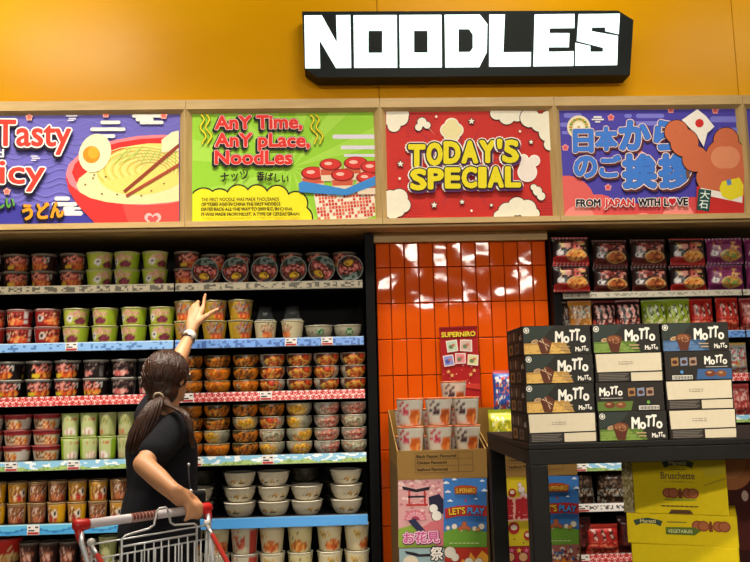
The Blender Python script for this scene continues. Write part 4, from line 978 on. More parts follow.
# second stand: lime bags and a blue pouch
kind('s_lime', lambda: pillow('snack_bag', .125, .17, .06, bagp('b8b424', ['ecd840', 'e8e4a0', '8ca018'], ['98a418', 'd8d060', 'c8b820', '6c7c14'], 91)))
kind('s_blue', lambda: pillow('snack_pouch', .10, .19, .04, bagp('244c9c', ['c84838', 'e8dcd8', '2c58b0', 'd87858'], ['c84038', '2854a8', 'e0d0d0', '3868b8'], 93), crimp=.03))
Y = YD+.05; spawn('s_lime', (AtX(502.5, Y, 1.2), Y, 1.149), 0, 'lime yellow snack bag behind the table, at front of the right stand', 'bag', None).scale = (.9, 1, 1.0)
Y = YD+.19; spawn('s_lime', (AtX(512, Y, 1.25), Y, 1.1015), .1, 'lime yellow snack bag tucked behind the front lime bag', 'bag', None).scale = (.9, 1, 1.26)
Y = YD+.30; mb = MB().bbox((AtX(503, Y, 1.1)-.045, Y-.05, 1.102), (AtX(503, Y, 1.1)+.075, Y+.06, 1.298), '5a4a30'); t_ = mb.build('inner_carton', 'carton'); tag(t_, 'small brown carton carrying the blue pouch inside the right stand', 'carton')
r = spawn('s_blue', (AtX(504, Y, 1.3), Y, 1.2986), .05, 'blue and red snack pouch standing against the orange tiles', 'pouch', None); r.scale = (.9, 1, .98)
# ------------------------------------------------------------------ table
YT, YTB, TX = 2.44, 3.13, .549; TR = 1.62; ZT = 1.245
root = tag(empty('display_table', ((TX+TR)/2, (YT+YTB)/2, 0)), 'black metal display table in the right foreground carrying dark wafer boxes', 'table'); o = Vector(root.location)
MB().bbox((TX, YT, ZT-.018), (TR, YTB, ZT), '2a231c', .003).build('tabletop', 'table_black', root, o)
for a, b_ in (((TX+.001, YT+.001), (TR-.001, YT+.05)), ((TX+.001, YTB-.05), (TR-.001, YTB-.001)), ((TX+.001, YT+.051), (TX+.05, YTB-.051)), ((TR-.05, YT+.051), (TR-.001, YTB-.051))):
    MB().bbox((a[0], a[1], ZT-.062), (b_[0], b_[1], ZT-.0185), '221d18', .002).build('apron', 'table_black', root, o)
for x in (TX+.001, TR-.056):
    for y in (YT+.001, YTB-.056): MB().bbox((x, y, 0), (x+.055, y+.055, ZT-.0625), '221d18', .003).build('leg', 'table_black', root, o)
MB().bbox((TX+.057, YT+.01, .672), (TR-.057, YTB-.01, .70), '221d18', .003).build('lower_shelf', 'table_black', root, o)
# ------------------------------------------------------------------ dark wafer boxes
BW, BH, BD = .2075, .0872, .235
def motto(A, x, y, w, cap, col='ece6da'):
    A.n += 1
    ws = [.25, .19, .17, .15, .19]; xx = x
    for ch, ww, dy, sc in zip('MoTTo', ws, (2, 3, -3, -4, 2), (1.05, 1.0, 1.0, 1.05, 1.0)):
        d = dy*cap/30
        A.text(ch, (xx+w*.012, y+d), (xx+w*(ww-.012), y+d+w*.012), cap*sc*(1.0 if ch != 'o' else .92), [(col, .035, 0, 0)]); xx += w*ww
def boxfront(kind_):
    g = empty('wafer_box'); x0 = -BW/2
    MB().bbox((-BW/2, 0, 0), (BW/2, BD, BH), '241d19', .0015, 1).build('box_body', 'carton', g)
    A = Flat((x0, -.0003, BH), (1, 0, 0), (0, 0, 1), 1000, step=.00008); w, h = BW*1000, BH*1000
    tint = {'tan': ('b88c48', 'd8ac5c'), 'green': ('5c7430', '7c9444'), 'blue': ('3c5878', '5878a0')}
    if kind_ in tint:
        c1, c2 = tint[kind_]
        A.poly([(1, 1), (w-1, 1), (w-1, h-1), (1, h-1)], '2a2823'); 
        A.poly([(3, 2), (95, 2), (60, 40), (3, 52)], '333a34')
        A.poly([(3, 53), (w*.62, 50), (w*.7, h-2), (3, h-2)], c1); A.poly([(3, 60), (90, 56), (130, h-2), (3, h-2)], c2)
        A.n += 1
        for k in range(60): A.ell(6+cell(k, 2)*110, 60+cell(k, 4)*22, 4, 1.6, c1 if k % 2 else c2, n=6, lay=False)
        A.ell(12, 14, 9, 9, 'e8e2d6'); A.ell(12, 14, 6.6, 6.6, '3a3a34'); A.ell(12, 14, 4.4, 4.4, 'e0dace')
        A.ell(36, 48, 11, 6, 'c0a080', -15); A.ell(37, 48, 8, 4, 'a08058', -15)
        A.poly([(44, 50), (66, 34), (88, 50), (78, h-3), (54, h-3)], '5c3020' if kind_ != 'green' else '5a2c1c')
        if kind_ == 'tan':
            for k in range(5): A.line([(46+k*4, 48-k*2.5), (82-k*3, 56+k*6)], 2, 'd8c0a0' if k % 2 else '8a5434')
        else:
            A.ell(66, 46, 24, 13, '6c3a24'); A.ell(62, 42, 15, 6, '8c5434')
            for k in range(16): A.ell(46+cell(k, 1)*40, 38+cell(k, 3)*20, 2.2, 1.8, 'b08058', n=6)
        motto(A, 98, 49, 98, 31)
        A.line([(112, 65), (140, 65)], 3.5, 'b89c70'); A.line([(118, 74), (140, 74)], 3.5, 'b89c70')
        motto(A, 158, 78, 42, 12)
    elif kind_ == 'cream':
        A.poly([(1, 1), (w-1, 1), (w-1, h-1), (1, h-1)], '211b17')
        A.poly([(3, 3), (w-4, 2), (w-5, 55), (5, 57)], 'd6c8ac'); A.poly([(w*.52, 60), (w-4, 59), (w-5, h-2), (w*.52, h-2)], 'd2c4a8')
        A.poly([(8, 60), (w*.49, 60), (w*.49, h-3), (8, h-3)], '3a332d')
        for k in range(5): A.line([(10, 63+k*4.6), (w*.48-(k % 3)*6, 63+k*4.6)], 1.6, '7c746a')
        [A.line([(72+k*9, y), (77+k*9+(k % 3), y)], 2, '9c9080') for y in (27, 33) for k in range(5)]
    else:
        c = {'backgreen': ('5c7430', '7c9444'), 'backblue': ('3c5c88', '5880b0')}[kind_][0]
        A.poly([(1, 1), (w-1, 1), (w-1, h-1), (1, h-1)], '2a2622')
        mx = 10 if kind_ == 'backgreen' else 122
        motto(A, mx, 38, 74, 22); A.line([(mx+4, 48), (mx+70, 48)], 2, 'b8b0a4')
        px = 98 if kind_ == 'backgreen' else 20
        for k in range(3):
            A.poly([(px+k*28, 20), (px+k*28+22, 18), (px+k*28+22, 42), (px+k*28, 44)], ('9c7448', '8088a0', 'a08470')[k]); A.ell(px+k*28+11, 32, 8, 6, '4c281c')
        if kind_ == 'backgreen': A.poly([(3, 58), (112, 58), (104, h-2), (3, h-2)], c); cx = 40; bx = 128
        else: A.poly([(100, 54), (w-3, 54), (w-3, h-2), (94, h-2)], c); cx = 138; bx = 20
        A.ell(cx, 68, 17, 10, '6c3c24'); A.ell(cx+34, 69, 16, 10, '7c4a2c'); A.ell(cx-3, 65, 7, 3, 'b8845c'); A.ell(cx+32, 66, 7, 3, 'b8845c')
        A.poly([(bx, 72), (bx+62, 72), (bx+62, h-3), (bx, h-3)], 'e0dacc')
        for k in range(18): A.poly([(bx+3+k*3.2, 74), (bx+4.4+k*3.2+(k % 3)*.5, 74), (bx+4.4+k*3.2+(k % 3)*.5, h-4), (bx+3+k*3.2, h-4)], '221d1a', k == 0)
        A.ell(bx+30, 62, 5, 5, '6ca040' if kind_ == 'backgreen' else '5088c0')
    A.build('front_print', 'print', g)
    S_ = Flat((x0-.0003, BD, BH), (0, -1, 0), (0, 0, 1), 1000, step=.00008); sw = BD*1000
    S_.poly([(2, 2), (sw-2, 2), (sw-2, h-2), (2, h-2)], '241d19')
    for k in range(4): S_.ell(34+k*38, 26, 13, 15, ('8c7868', '6a4c3c', 'a08c78', '5c4438')[k]); 
    for k in range(2): S_.poly([(30+k*90, 50), (90+k*90, 50), (90+k*90, h-6), (30+k*90, h-6)], ('a87c44', '6c5c50')[k]); S_.ell(60+k*90, 66, 16, 10, '4c2c1c')
    motto(S_, 190, 40, 36, 12)
    S_.build('side_print', 'print', g)
    return g
KN = {'tan': 'tan-printed front', 'green': 'green-printed front', 'blue': 'blue-printed front', 'cream': 'blank cream label', 'backgreen': 'green back print and barcode', 'backblue': 'blue back print and barcode'}
for k in KN: kind('m_'+k, lambda k=k: boxfront(k))
LAY = [['cream', 'tan', 'tan', 'tan'], ['green', 'backgreen', 'cream', 'green'], ['cream', 'cream', 'backblue', 'blue']]
for c, col in enumerate(LAY):
    for t, k in enumerate(col):
        X = AtX((562.3, 632.8, 702.8)[c], YT+.02, ZT)+(.0015, -.001, .001, -.0015)[t]; Y = YT+.014+(t % 2)*.002
        tn = ('bottom', 'second from bottom', 'second from top', 'top')[t]
        spawn('m_'+k, (X, Y, ZT+.0003+t*.08723), (.004, -.006, .005, -.003)[(t+c) % 4], f"dark wafer box with {KN[k]}, {tn}, {('left', 'middle', 'right')[c]} table stack", 'box', 'dark wafer boxes on the table')
# ------------------------------------------------------------------ yellow cartons under the table
def ycarton(px0, Y0, px1, Y1, z0, z1, depth, lab, style):
    zm = (z0+z1)/2; p0, p1 = Vector((AtX(px0, Y0, zm), Y0)), Vector((AtX(px1, Y1, zm), Y1)); v = p1-p0; w, h = v.length*1000, (z1-z0)*1000; hw = v.length/2; m = (p0+p1)/2
    g = tag(empty('yellow_carton', (m.x, m.y, z0), math.atan2(v.y, v.x)), lab, 'carton', 'yellow cartons under the table')
    MB().bbox((-hw, 0, 0), (hw, depth, z1-z0), 'dcc012', .002, 1).build('box_body', 'carton', g)
    A = Flat((-hw, -.0003, z1-z0), (1, 0, 0), (0, 0, 1), 1000, step=.0001)
    def oval(cx, cy, s):
        for dx in (-26, -14, 18, 30): A.ell(cx+dx*s, cy, 13*s, 12*s, '8a4424'); A.ell(cx+dx*s, cy, 10*s, 9*s, 'a8603a')
        A.poly([(cx-1*s, cy-11*s), (cx+4*s, cy-11*s), (cx+6*s, cy+12*s), (cx-3*s, cy+12*s)], '7a3c20')
    def emblem(cx, cy, s):
        A.poly([(cx-38*s, cy-2*s), (cx-24*s, cy-6*s), (cx, cy-10*s), (cx+24*s, cy-6*s), (cx+38*s, cy-2*s), (cx+32*s, cy+12*s), (cx+18*s, cy+6*s), (cx, cy+5*s), (cx-18*s, cy+6*s), (cx-32*s, cy+12*s)], '3a4a3c')
        A.text('Maretti', (cx-20*s, cy+4*s), (cx+20*s, cy+3*s), 9*s, [('d8cc90', .02, 0, 0)])
    if style == 'big':
        A.poly([(w*.62, 4), (w-2, 2), (w-2, h*.3), (w*.8, h*.36)], 'd2bc24'); A.poly([(w*.75, h*.5), (w-2, h*.36), (w-2, h*.39), (w*.76, h*.52)], 'b8a010')
        emblem(w*.5, h*.13, 1.3); A.line([(w*.42, h*.235), (w*.58, h*.235)], 2.5, '8a7c20')
        A.text('Bruschette', (w*.31, h*.4), (w*.67, h*.4), 22, [('6a5430', .012, 0, 0)]); A.text('CHIPS', (w*.43, h*.46), (w*.56, h*.46), 4.5, [('6a5430', .01, 0, 0)])
        A.line([(w*.33, h*.45), (w*.42, h*.45)], 1, '6a5430'); A.line([(w*.57, h*.45), (w*.66, h*.45)], 1, '6a5430')
        oval(w*.5, h*.64, 1.35); A.ell(w*.5, h*.75, 52, 4, '8c9420')
        [A.line([(w*(.3+.05*k), h*.86), (w*(.335+.05*k), h*.86)], 4, '6a5824') for k in range(8)]; A.poly([(w*.37, h-2), (w*.4, h*.92), (w*.6, h*.92), (w*.63, h-2)], '5a3c1c')
    elif style == 'wide':
        emblem(w*.2, h*.26, 1.2); oval(w*.76, h*.35, 1.4)
        A.line([(w*.38, h*.25), (w*.55, h*.25)], 4, '8a7c20')
        A.poly([(w*.36, h*.42), (w*.62, h*.4), (w*.68, h*.5), (w*.62, h*.66), (w*.36, h*.66)], '5c6c20'); A.text('VEGETABLES', (w*.38, h*.6), (w*.6, h*.59), 10, [('d8d8a0', .01, 0, 0)])
    else:
        A.text('Bruschette', (w*.2, h*.5), (w*.6, h*.5), 30, [('a08c14', .01, 0, 0)]); oval(w*.8, h*.5, 1)
    A.build('front_print', 'print', g)
    if style == 'big':
        B_ = Flat((-hw-.0003, depth, z1-z0), (0, -1, 0), (0, 0, 1), 1000, step=.0001)
        B_.poly([(1, 1), (depth*1000-1, 1), (depth*1000-1, h-1), (1, h-1)], 'a89870')
        for k in range(40): B_.ell(depth*1000*cell(k, 4)*.94+6, 8+cell(k, 5)*(h-16), 7, 5, 'c8bc98' if k % 2 else '7c6c44', n=7)
        B_.build('side_print', 'print', g)
        m_ = MB(); m_.cells(lambda u, v: (-hw-.034+.034*u, .004, (z1-z0)*(.08+.9*v)), 6, 20, lambda u, v: pick(['b8a878', 'cfc49c', '8c7c50', 'a8985c'], cell(u*6, v*20, 3))); m_.box((-hw-.034, .0045, .0), (-hw-.0005, .007, z1-z0-.002), 'a89870'); m_.build('flap', 'carton', g)
    return g
ycarton(633, 2.74, 741, 2.60, .7006, .896, .24, 'yellow carton under the table, lowest of the three', 'plain')
ycarton(627, 2.74, 738, 2.60, .8966, .992, .24, 'yellow carton with green vegetables stripe, middle of the three under the table', 'wide')
ycarton(633, 2.73, 727, 2.61, .9926, 1.178, .20, 'yellow carton showing toasted bread slices, top of the three under the table', 'big')
# maroon printed carton at the right edge
YM = 2.84; x0 = AtX(724, YM+.0, 1.0); x1 = TR-.075
g = tag(empty('printed_carton', ((x0+x1)/2, YM, .7006)), 'dark maroon printed carton beside the yellow cartons at the right edge', 'carton')
hw = (x1-x0)/2; x00 = AtX(722, YM, .9)
g.location.x = (x00+x1)/2; hw = (x1-x00)/2
MB().bbox((-hw, 0, 0), (hw, .24, .47), '30100c', .003).build('box_body', 'carton', g)
A = Flat((-hw, -.0003, .47), (1, 0, 0), (0, 0, 1), 1000, step=.0001, clip=(1, 1, 2*hw*1000-1, 469))
A.poly([(1, 1), (2*hw*1000-1, 1), (2*hw*1000-1, 330), (1, 330)], '45140e')
A.ell(50, 50, 78, 80, 'a8683c'); A.ell(45, 35, 60, 56, 'b87848')
A.ell(90, 150, 12, 18, 'c8a89c'); A.build('front_print', 'print', g)
# ------------------------------------------------------------------ the shopper
def solid(mb, name, mat, parent, o, col, voxel=.006, smooth=3, noise=0):
    "one continuous surface grown over overlapping volumes"
    me = bpy.data.meshes.new('raw'); me.from_pydata([v-Vector(o) for v in mb.v], [], mb.f); me.update()
    ob = bpy.data.objects.new('raw', me); COL.objects.link(ob)
    m = ob.modifiers.new('r', 'REMESH'); m.mode = 'VOXEL'; m.voxel_size = voxel
    if smooth: s_ = ob.modifiers.new('s', 'SMOOTH'); s_.iterations = smooth; s_.factor = .6
    dg = bpy.context.evaluated_depsgraph_get(); dg.update()
    me2 = bpy.data.meshes.new_from_object(ob.evaluated_get(dg)); bpy.data.objects.remove(ob)
    me2.name = name
    for p in me2.polygons: p.use_smooth = True
    if noise:
        me2.update(); ns = [v.normal.copy() for v in me2.vertices]
        for v, n in zip(me2.vertices, ns): v.co += n*noise*(mnoise(Vector((v.co.x*9, v.co.y*9, v.co.z*6)))+.5*mnoise(Vector((v.co.x*22, v.co.y*22, v.co.z*12+5))))
    at = me2.color_attributes.new('Col', 'FLOAT_COLOR', 'POINT'); c = hx(col)
    at.data.foreach_set('color', [x for _ in range(len(me2.vertices)) for x in (c[0], c[1], c[2], 1.0)])
    me2.materials.clear(); me2.materials.append(MATS[mat])
    r = bpy.data.objects.new(name, me2); COL.objects.link(r); r.parent = parent; return r
def limb(mb, pts, rads, seg=14, sub=5):
    "tapered limb through joints, rounded ends"
    P, Q = [], []
    pts = [Vector(p) for p in pts]
    for i in range(len(pts)-1):
        for k in range(sub):
            t = k/sub; a, b_ = rads[i], rads[i+1]
            P.append(pts[i].lerp(pts[i+1], t)); s = t*t*(3-2*t)
            Q.append(tuple(a[j]*(1-s)+b_[j]*s for j in (0, 1)) if hasattr(a, '__len__') else a*(1-s)+b_*s)
    P.append(pts[-1]); Q.append(rads[-1]); mb.tube(P, Q, 'ffffff', seg)
    for p, r in ((pts[0], rads[0]), (pts[-1], rads[-1])): mb.ball(p, min(r) if hasattr(r, '__len__') else r, 'ffffff', 12)
    return mb
FACE = Vector((.76, .65, 0)).normalized(); RT = Vector((FACE.y, -FACE.x, 0))      # body facing, and her right
B0 = Vector((-.705, 3.27, 0)); UPV = Vector((0, 0, 1))
def L(f, r, z): return B0+FACE*f+RT*r+UPV*z
def ellsec(mb, secs, seg=28):
    "stacked ellipses: (forward, right, z, half width, half depth)"
    n = len(mb.v)
    for (f, r, z, a, b_) in secs:
        for k in range(seg):
            t = 2*math.pi*k/seg; ct, st = math.cos(t), math.sin(t)
            mb.v.append(L(f+b_*st, r+a*ct, z)); mb.c.append((1, 1, 1))
    for i in range(len(secs)-1):
        for k in range(seg): mb.f.append((n+i*seg+k, n+i*seg+(k+1) % seg, n+(i+1)*seg+(k+1) % seg, n+(i+1)*seg+k)); mb.sm.append(True)
    mb.f.append(tuple(n+k for k in range(seg))[::-1]); mb.f.append(tuple(n+(len(secs)-1)*seg+k for k in range(seg))); mb.sm += [False, False]
person = tag(empty('person', B0), 'person with brown ponytail in black T-shirt reaching up to the shelf, hand on trolley handle', 'person')
po = B0
# joints
HEADC = Vector((W(167.5, 377, 3.27).x, 3.27, W(167.5, 377, 3.27).z)); HF = Vector((.5, .86, .04)).normalized(); HRT = HF.cross(UPV).normalized()
NECK = L(0, 0, 1.33)+Vector((.02, 0, 0))
SR = L(-.01, .150, 1.292); SL = L(.03, -.145, 1.325)
ER = W(143, 464, 2.955); WR = W(180, 500, 2.885)
WL = W(190.5, 334, 3.72); EL = W(172, 376, 3.58)+Vector((0, 0, .01))
body = MB()
ellsec(body, [(0, 0, .84, .165, .115), (0, 0, .90, .17, .12), (.005, 0, .98, .15, .11), (.01, 0, 1.06, .128, .095), (.012, 0, 1.14, .132, .098), (.01, 0, 1.22, .145, .10), (0, 0, 1.28, .15, .085), (0, 0, 1.325, .10, .06)])
limb(body, [L(0, 0, 1.29), NECK+Vector((0, 0, .03)), HEADC+Vector((0, 0, -.03))-HF*.01], [.07, .052, .052])
hm = Matrix(((HRT.x, HF.x, 0), (HRT.y, HF.y, 0), (HRT.z, HF.z, 1)))
body.ball(HEADC+Vector((0, 0, .02)), (.068, .088, .083), 'ffffff', 24, hm)
body.ball(HEADC+HF*.022+Vector((0, 0, -.045)), (.054, .066, .062), 'ffffff', 20, hm)
body.ball(HEADC+HF*.094+Vector((0, 0, -.018)), (.011, .014, .018), 'ffffff', 10, hm)                  # nose
body.ball(HEADC+HF*.082+Vector((0, 0, -.054)), (.022, .011, .007), 'ffffff', 10, hm); body.ball(HEADC+HF*.074+Vector((0, 0, -.088)), (.02, .018, .014), 'ffffff', 10, hm)
for s in (-1, 1): body.ball(HEADC+HRT*s*.070+Vector((0, 0, -.008)), (.008, .018, .03), 'ffffff', 12, hm)
limb(body, [L(0, .10, 1.29), SR, (SR+ER)/2+Vector((0, 0, 0)), ER, ER.lerp(WR, .35), WR], [.05, .049, .041, .036, .034, .023])
limb(body, [L(.01, -.09, 1.30), SL, (SL+EL)/2, EL, EL.lerp(WL, .4), WL], [.05, .050, .043, .037, .035, .0235])
for s in (-1, 1): limb(body, [L(0, s*.085, .86), L(.02, s*.09, .47), L(-.01, s*.09, .09), L(0, s*.09, .06)], [.088, .055, .037, .036]); limb(body, [L(-.03, s*.09, .04), L(.06, s*.10, .035), L(.15, s*.105, .025)], [.035, .036, .024])
def hand(wr, kn, fingers, thumb, pw=.036, rr=.0085):
    "palm from wrist to the knuckles, each finger a chain of joints"
    limb(body, [wr, wr.lerp(kn[0], .5), kn[0].lerp(kn[1], .2)], [.021, .021, .014]); limb(body, [wr, wr.lerp(kn[3], .5), kn[3].lerp(kn[2], .2)], [.021, .020, .013]); limb(body, [wr, (kn[1]+kn[2])/2], [.021, .015])
    for a, b_ in zip(kn[:-1], kn[1:]): limb(body, [a, b_], [.012, .012], sub=2)
    for k, f in zip(kn, fingers): limb(body, [k, *f], [.0108, .0096, .0088, .0074][:len(f)+1], 10, 3)
    limb(body, thumb, [.016, .0135, .0105, .0085][:len(thumb)], 10, 3)
# raised left hand, back of the hand to the camera, index up, thumb out to the right
y = 3.745
kn = [W(202.5, 311, y+.02), W(197.5, 309.5, y+.028), W(193, 311, y+.026), W(189.8, 315, y+.02)]
hand(WL, kn, [[W(203.8, 304, y+.04), W(204.3, 299.5, y+.05), W(205.4, 294.5, y+.055)], [W(197.6, 303.5, y+.05), W(198.2, 301.5, y+.075), W(199.2, 303, y+.10)],
              [W(193.2, 305.5, y+.045), W(194.4, 304.5, y+.07), W(195.5, 306.5, y+.09)], [W(190.2, 310.5, y+.036), W(191, 308.5, y+.055), W(192, 309.5, y+.07)]],
     [W(195, 325, y-.01), W(206, 316.5, y-.006), W(211.5, 312.5, y), W(217.5, 309.5, y+.006)])
# right hand closed round the trolley handle
HA, HBp = W(80, 524.5, 2.63), W(206, 508.5, 2.92)
hz = (HA.z+HBp.z)/2
HA.z = hz; HBp.z = hz; hd = (HBp-HA).normalized(); hn = Vector((hd.y, -hd.x, 0))             # hn points to the camera side
def HP(px):   # point on the handle seen in a column
    t0, t1 = 0.0, 1.0
    for _ in range(30):
        t = (t0+t1)/2
        if proj(HA.lerp(HBp, t))[0] < px: t0 = t
        else: t1 = t
    return HA.lerp(HBp, t)
hr = .017
kn = []
for px, up in ((196.5, 0), (192.5, .002), (188, .002), (184, -.002)): kn.append(HP(px)-hn*.008+Vector((0, 0, .031+up)))
WRn = HP(180)+hn*.004+Vector((0, 0, .058)); 
WR.x, WR.y, WR.z = WRn.x-.018, WRn.y-.01, WRn.z+.014
fing = []
for k in kn:
    b_ = k-Vector((0, 0, .031))+hn*.008
    fing.append([b_+hn*.026+Vector((0, 0, .016)), b_+hn*.027-Vector((0, 0, .012)), b_+hn*.008-Vector((0, 0, .027))])
limb(body, [ER, ER.lerp(WR, .35), WR], [.036, .033, .023])
hand(WR, kn, fing, [WR+hd*.012+hn*.01, HP(186)+hn*.022+Vector((0, 0, .028)), HP(190)+hn*.03+Vector((0, 0, .012)), HP(193)+hn*.03-Vector((0, 0, .006))])
bo = solid(body, 'body', 'skin', person, po, 'cf9468', .0052, 3)
# face details
fm = MB()
for s in (-1, 1):
    e = HEADC+HF*.088+HRT*s*.03+Vector((0, 0, .006)); fm.ball(e, (.011, .006, .006), 'e8e0d8', 10, hm); fm.ball(e+HF*.005, .0042, '1c120e', 8)
fm.build('eyes', 'gloss', person, po)
MB().ball(HEADC+HF*.091+Vector((0, 0, -.054)), (.019, .005, .006), 'a8504a', 12, hm).build('lips', 'skin', person, po)
# T-shirt
sh = MB()
ellsec(sh, [(0, 0, .845, .188, .142), (0, 0, .90, .19, .145), (.005, 0, .98, .176, .138), (.01, 0, 1.06, .160, .126), (.01, 0, 1.14, .160, .128), (.005, 0, 1.22, .166, .125), (0, 0, 1.275, .168, .103), (0, 0, 1.315, .125, .08), (0, 0, 1.335, .08, .066)])
sl = SR.lerp(ER, .70); limb(sh, [L(0, .09, 1.275), SR, SR.lerp(ER, .4), sl], [.062, .064, .062, .058], sub=5)
sl2 = SL.lerp(EL, .5); limb(sh, [L(.01, -.08, 1.28), SL, sl2], [.062, .062, .056])
solid(sh, 't_shirt', 'cloth', person, po, '16161b', .0075, 4, .006)
tr_ = MB()
ellsec(tr_, [(0, 0, .78, .17, .13), (0, 0, .84, .18, .13), (0, 0, .90, .178, .128), (.005, 0, .97, .16, .118)])
for s in (-1, 1): limb(tr_, [L(0, s*.085, .84), L(.02, s*.09, .47), L(-.01, s*.09, .12)], [.098, .072, .06])
solid(tr_, 'trousers', 'cloth', person, po, '121216', .009, 4, .004)
for s in (-1, 1): solid(limb(MB(), [L(-.04, s*.09, .042), L(.06, s*.10, .042), L(.155, s*.106, .034)], [.041, .042, .033]), 'shoe', 'plastic', person, po, '1c1c1e', .006, 2)
# hair: a cap swept back to a tie, a ponytail and loose side strands
TIE = W(159, 397, 3.165); hb = HEADC-HF*.03
def strands(mb, starts, fn, r0, n=9, seg=5):
    for a in starts:
        P = [fn(a, k/n) for k in range(n+1)]; mb.tube(P, [r0*(.8+.4*math.sin(math.pi*k/n)) if k < n else r0*.35 for k in range(n+1)], 'ffffff', seg)
hr_ = MB()
hr_.ball(HEADC+Vector((0, 0, .020))-HF*.012, (.079, .096, .086), 'ffffff', 26, hm)
hr_.ball(HEADC+Vector((0, 0, -.02))-HF*.03, (.072, .076, .07), 'ffffff', 20, hm)
hr_.ball(HEADC+Vector((0, 0, -.058))-HF*.038+HRT*.012, (.064, .056, .05), 'ffffff', 16, hm)
hair = solid(hr_, 'hair', 'hair', person, po, '2a120a', .006, 3)
# open the face: hair in front of the ears' plane and below the fringe is pulled back
for v in hair.data.vertices:
    p = v.co+po-HEADC; f = p.dot(HF)
    if f > .045 and p.z < .055: v.co -= HF*(f-.045)*.9
hs = MB(); RH = random.Random(5)
def cap(a, t):
    th, ph = a                                          # start on the hairline, run over the skull to the tie
    s = Vector((math.cos(th)*math.cos(ph), math.sin(th)*math.cos(ph), math.sin(ph)))
    p0 = HRT*s.x*.08+HF*s.y*.096+UPV*s.z*.087; q = TIE-HEADC
    d = p0.lerp(q, t); 
    d0 = Vector((d.dot(HRT)/.0815, (d.dot(HF)+.012)/.0985, (d.z-.018)/.0885)); ln = d0.length
    if t < .93 and ln < 1: d = HRT*(d0.x/ln*.0815)+HF*(d0.y/ln*.0985-.012)+UPV*(d0.z/ln*.0885+.018)
    return HEADC+d
st = []
for k in range(260):
    th = RH.uniform(-.5, math.pi+.5); ph = RH.uniform(-.1, 1.5); 
    if math.sin(th)*math.cos(ph) > .55 and ph < .5: ph = RH.uniform(.5, 1.3)
    st.append((th, ph))
strands(hs, st, cap, .0028, 10)
hs.build('hair_strands', 'hair', hair, po)
pt = MB()
path = [TIE, W(155, 402, 3.13), W(149, 414, 3.11), W(143, 427, 3.10), W(139, 440, 3.095), W(136, 452, 3.10)]
def along(path, t):
    t = max(0, min(.9999, t))*(len(path)-1); i = int(t); return path[i].lerp(path[i+1], t-i)
ps = [(RH.uniform(0, 6.283), RH.random()**.5, RH.uniform(.75, 1)) for _ in range(210)]
def tail(a, t):
    th, r, ln = a; c = along(path, t*ln); w = .012+.034*math.sin(min(1, t*1.15)*math.pi*.62)
    return c+Vector((math.cos(th)*r*w, math.sin(th)*r*w*.7, .25*w*math.sin(th+1)))
strands(pt, ps, tail, .0036, 12)
pt.build('ponytail', 'hair', hair, po)
path2 = [TIE+Vector((.01, .02, .0)), W(167, 404, 3.13), W(176, 408, 3.09), W(185, 413, 3.055), W(190, 425, 3.04), W(192, 438, 3.04), W(193.5, 449, 3.05)]
def side(a, t):
    th, r, ln = a; c = along(path2, t*ln); w = .016-.009*t
    return c+Vector((math.cos(th)*r*w, math.sin(th)*r*w*.6, 0))
pt = MB(); strands(pt, ps[:90], side, .0032, 14); pt.build('loose_hair', 'hair', hair, po)
path2 = [HEADC-HRT*.06-HF*.03+Vector((0, 0, -.03)), W(152, 408, 3.2), W(143, 425, 3.17), W(137, 440, 3.16)]
pt = MB(); strands(pt, ps[60:110], side, .0032, 12); pt.build('loose_hair', 'hair', hair, po)
mb = MB(); tv = (W(156, 402, 3.13)-TIE).normalized(); u1 = tv.cross(UPV).normalized(); u2 = tv.cross(u1)
mb.tube([TIE+tv*.004+u1*math.cos(a)*.018+u2*math.sin(a)*.018 for a in [k*math.pi/8 for k in range(16)]], .0048, 'b09a80', 8, closed=True); mb.build('hair_tie', 'cloth', hair, po)
# wrist watch on the raised arm
ax = (WL-EL).normalized(); u1 = ax.cross(Vector((0, 1, 0))).normalized(); u2 = ax.cross(u1).normalized()
wc = WL-ax*.008
w_ = tag(empty('wrist_watch', wc), "white strapped wrist watch on the shopper's raised arm", 'watch')
mb = MB(); n = 24
mb.tube([wc+u1*math.cos(k*2*math.pi/n)*.0275+u2*math.sin(k*2*math.pi/n)*.0275 for k in range(n)], [(.011, .0022)]*n, 'dcd2c4', 8, closed=True, flat=ax); mb.build('strap', 'plastic', w_, wc)
fc = wc-u1*.012-Vector((0, .029, 0)); mt = Matrix.Translation(fc) @ (-Vector((0, 1, 0))).to_track_quat('Z', 'Y').to_matrix().to_4x4()
MB().lathe([(.0001, 0), (.016, 0), (.017, .002), (.016, .006), (.0001, .0065)], 24, lambda u, v, r: 'ece6dc' if r > .012 else 'c8beb0', mat=mt).build('dial', 'gloss', w_, wc)
MB().tube([wc-ax*.022+u1*math.cos(k*2*math.pi/n)*.0285+u2*math.sin(k*2*math.pi/n)*.0285 for k in range(n)], .003, '1a1a1c', 6, closed=True).build('bracelet', 'plastic', w_, wc)
# small crossbody bag strap and clasp at her hip
bg = tag(empty('crossbody_bag', W(192, 497, 3.02)), "small black bag on a thin strap at the shopper's right hip", 'bag'); bo_ = Vector(bg.location)
MB().tube([W(188.5, 463, 3.045), W(189, 478, 3.02), W(190.5, 490, 3.02)], .0035, '2c2c30', 6).build('strap', 'plastic', bg, bo_)
mb = MB(); mb.ball(W(188.8, 464.5, 3.03), .006, 'c8c8c8', 10); mb.ball(W(190.8, 491, 3.01), .0075, 'd0d0d0', 10); mb.build('clasp', 'steel', bg, bo_)
c_ = W(197, 499, 3.035); MB().bbox((c_.x-.03, c_.y-.02, c_.z-.035), (c_.x+.03, c_.y+.02, c_.z+.03), '141418', .012, 3).build('pouch', 'cloth', bg, bo_)
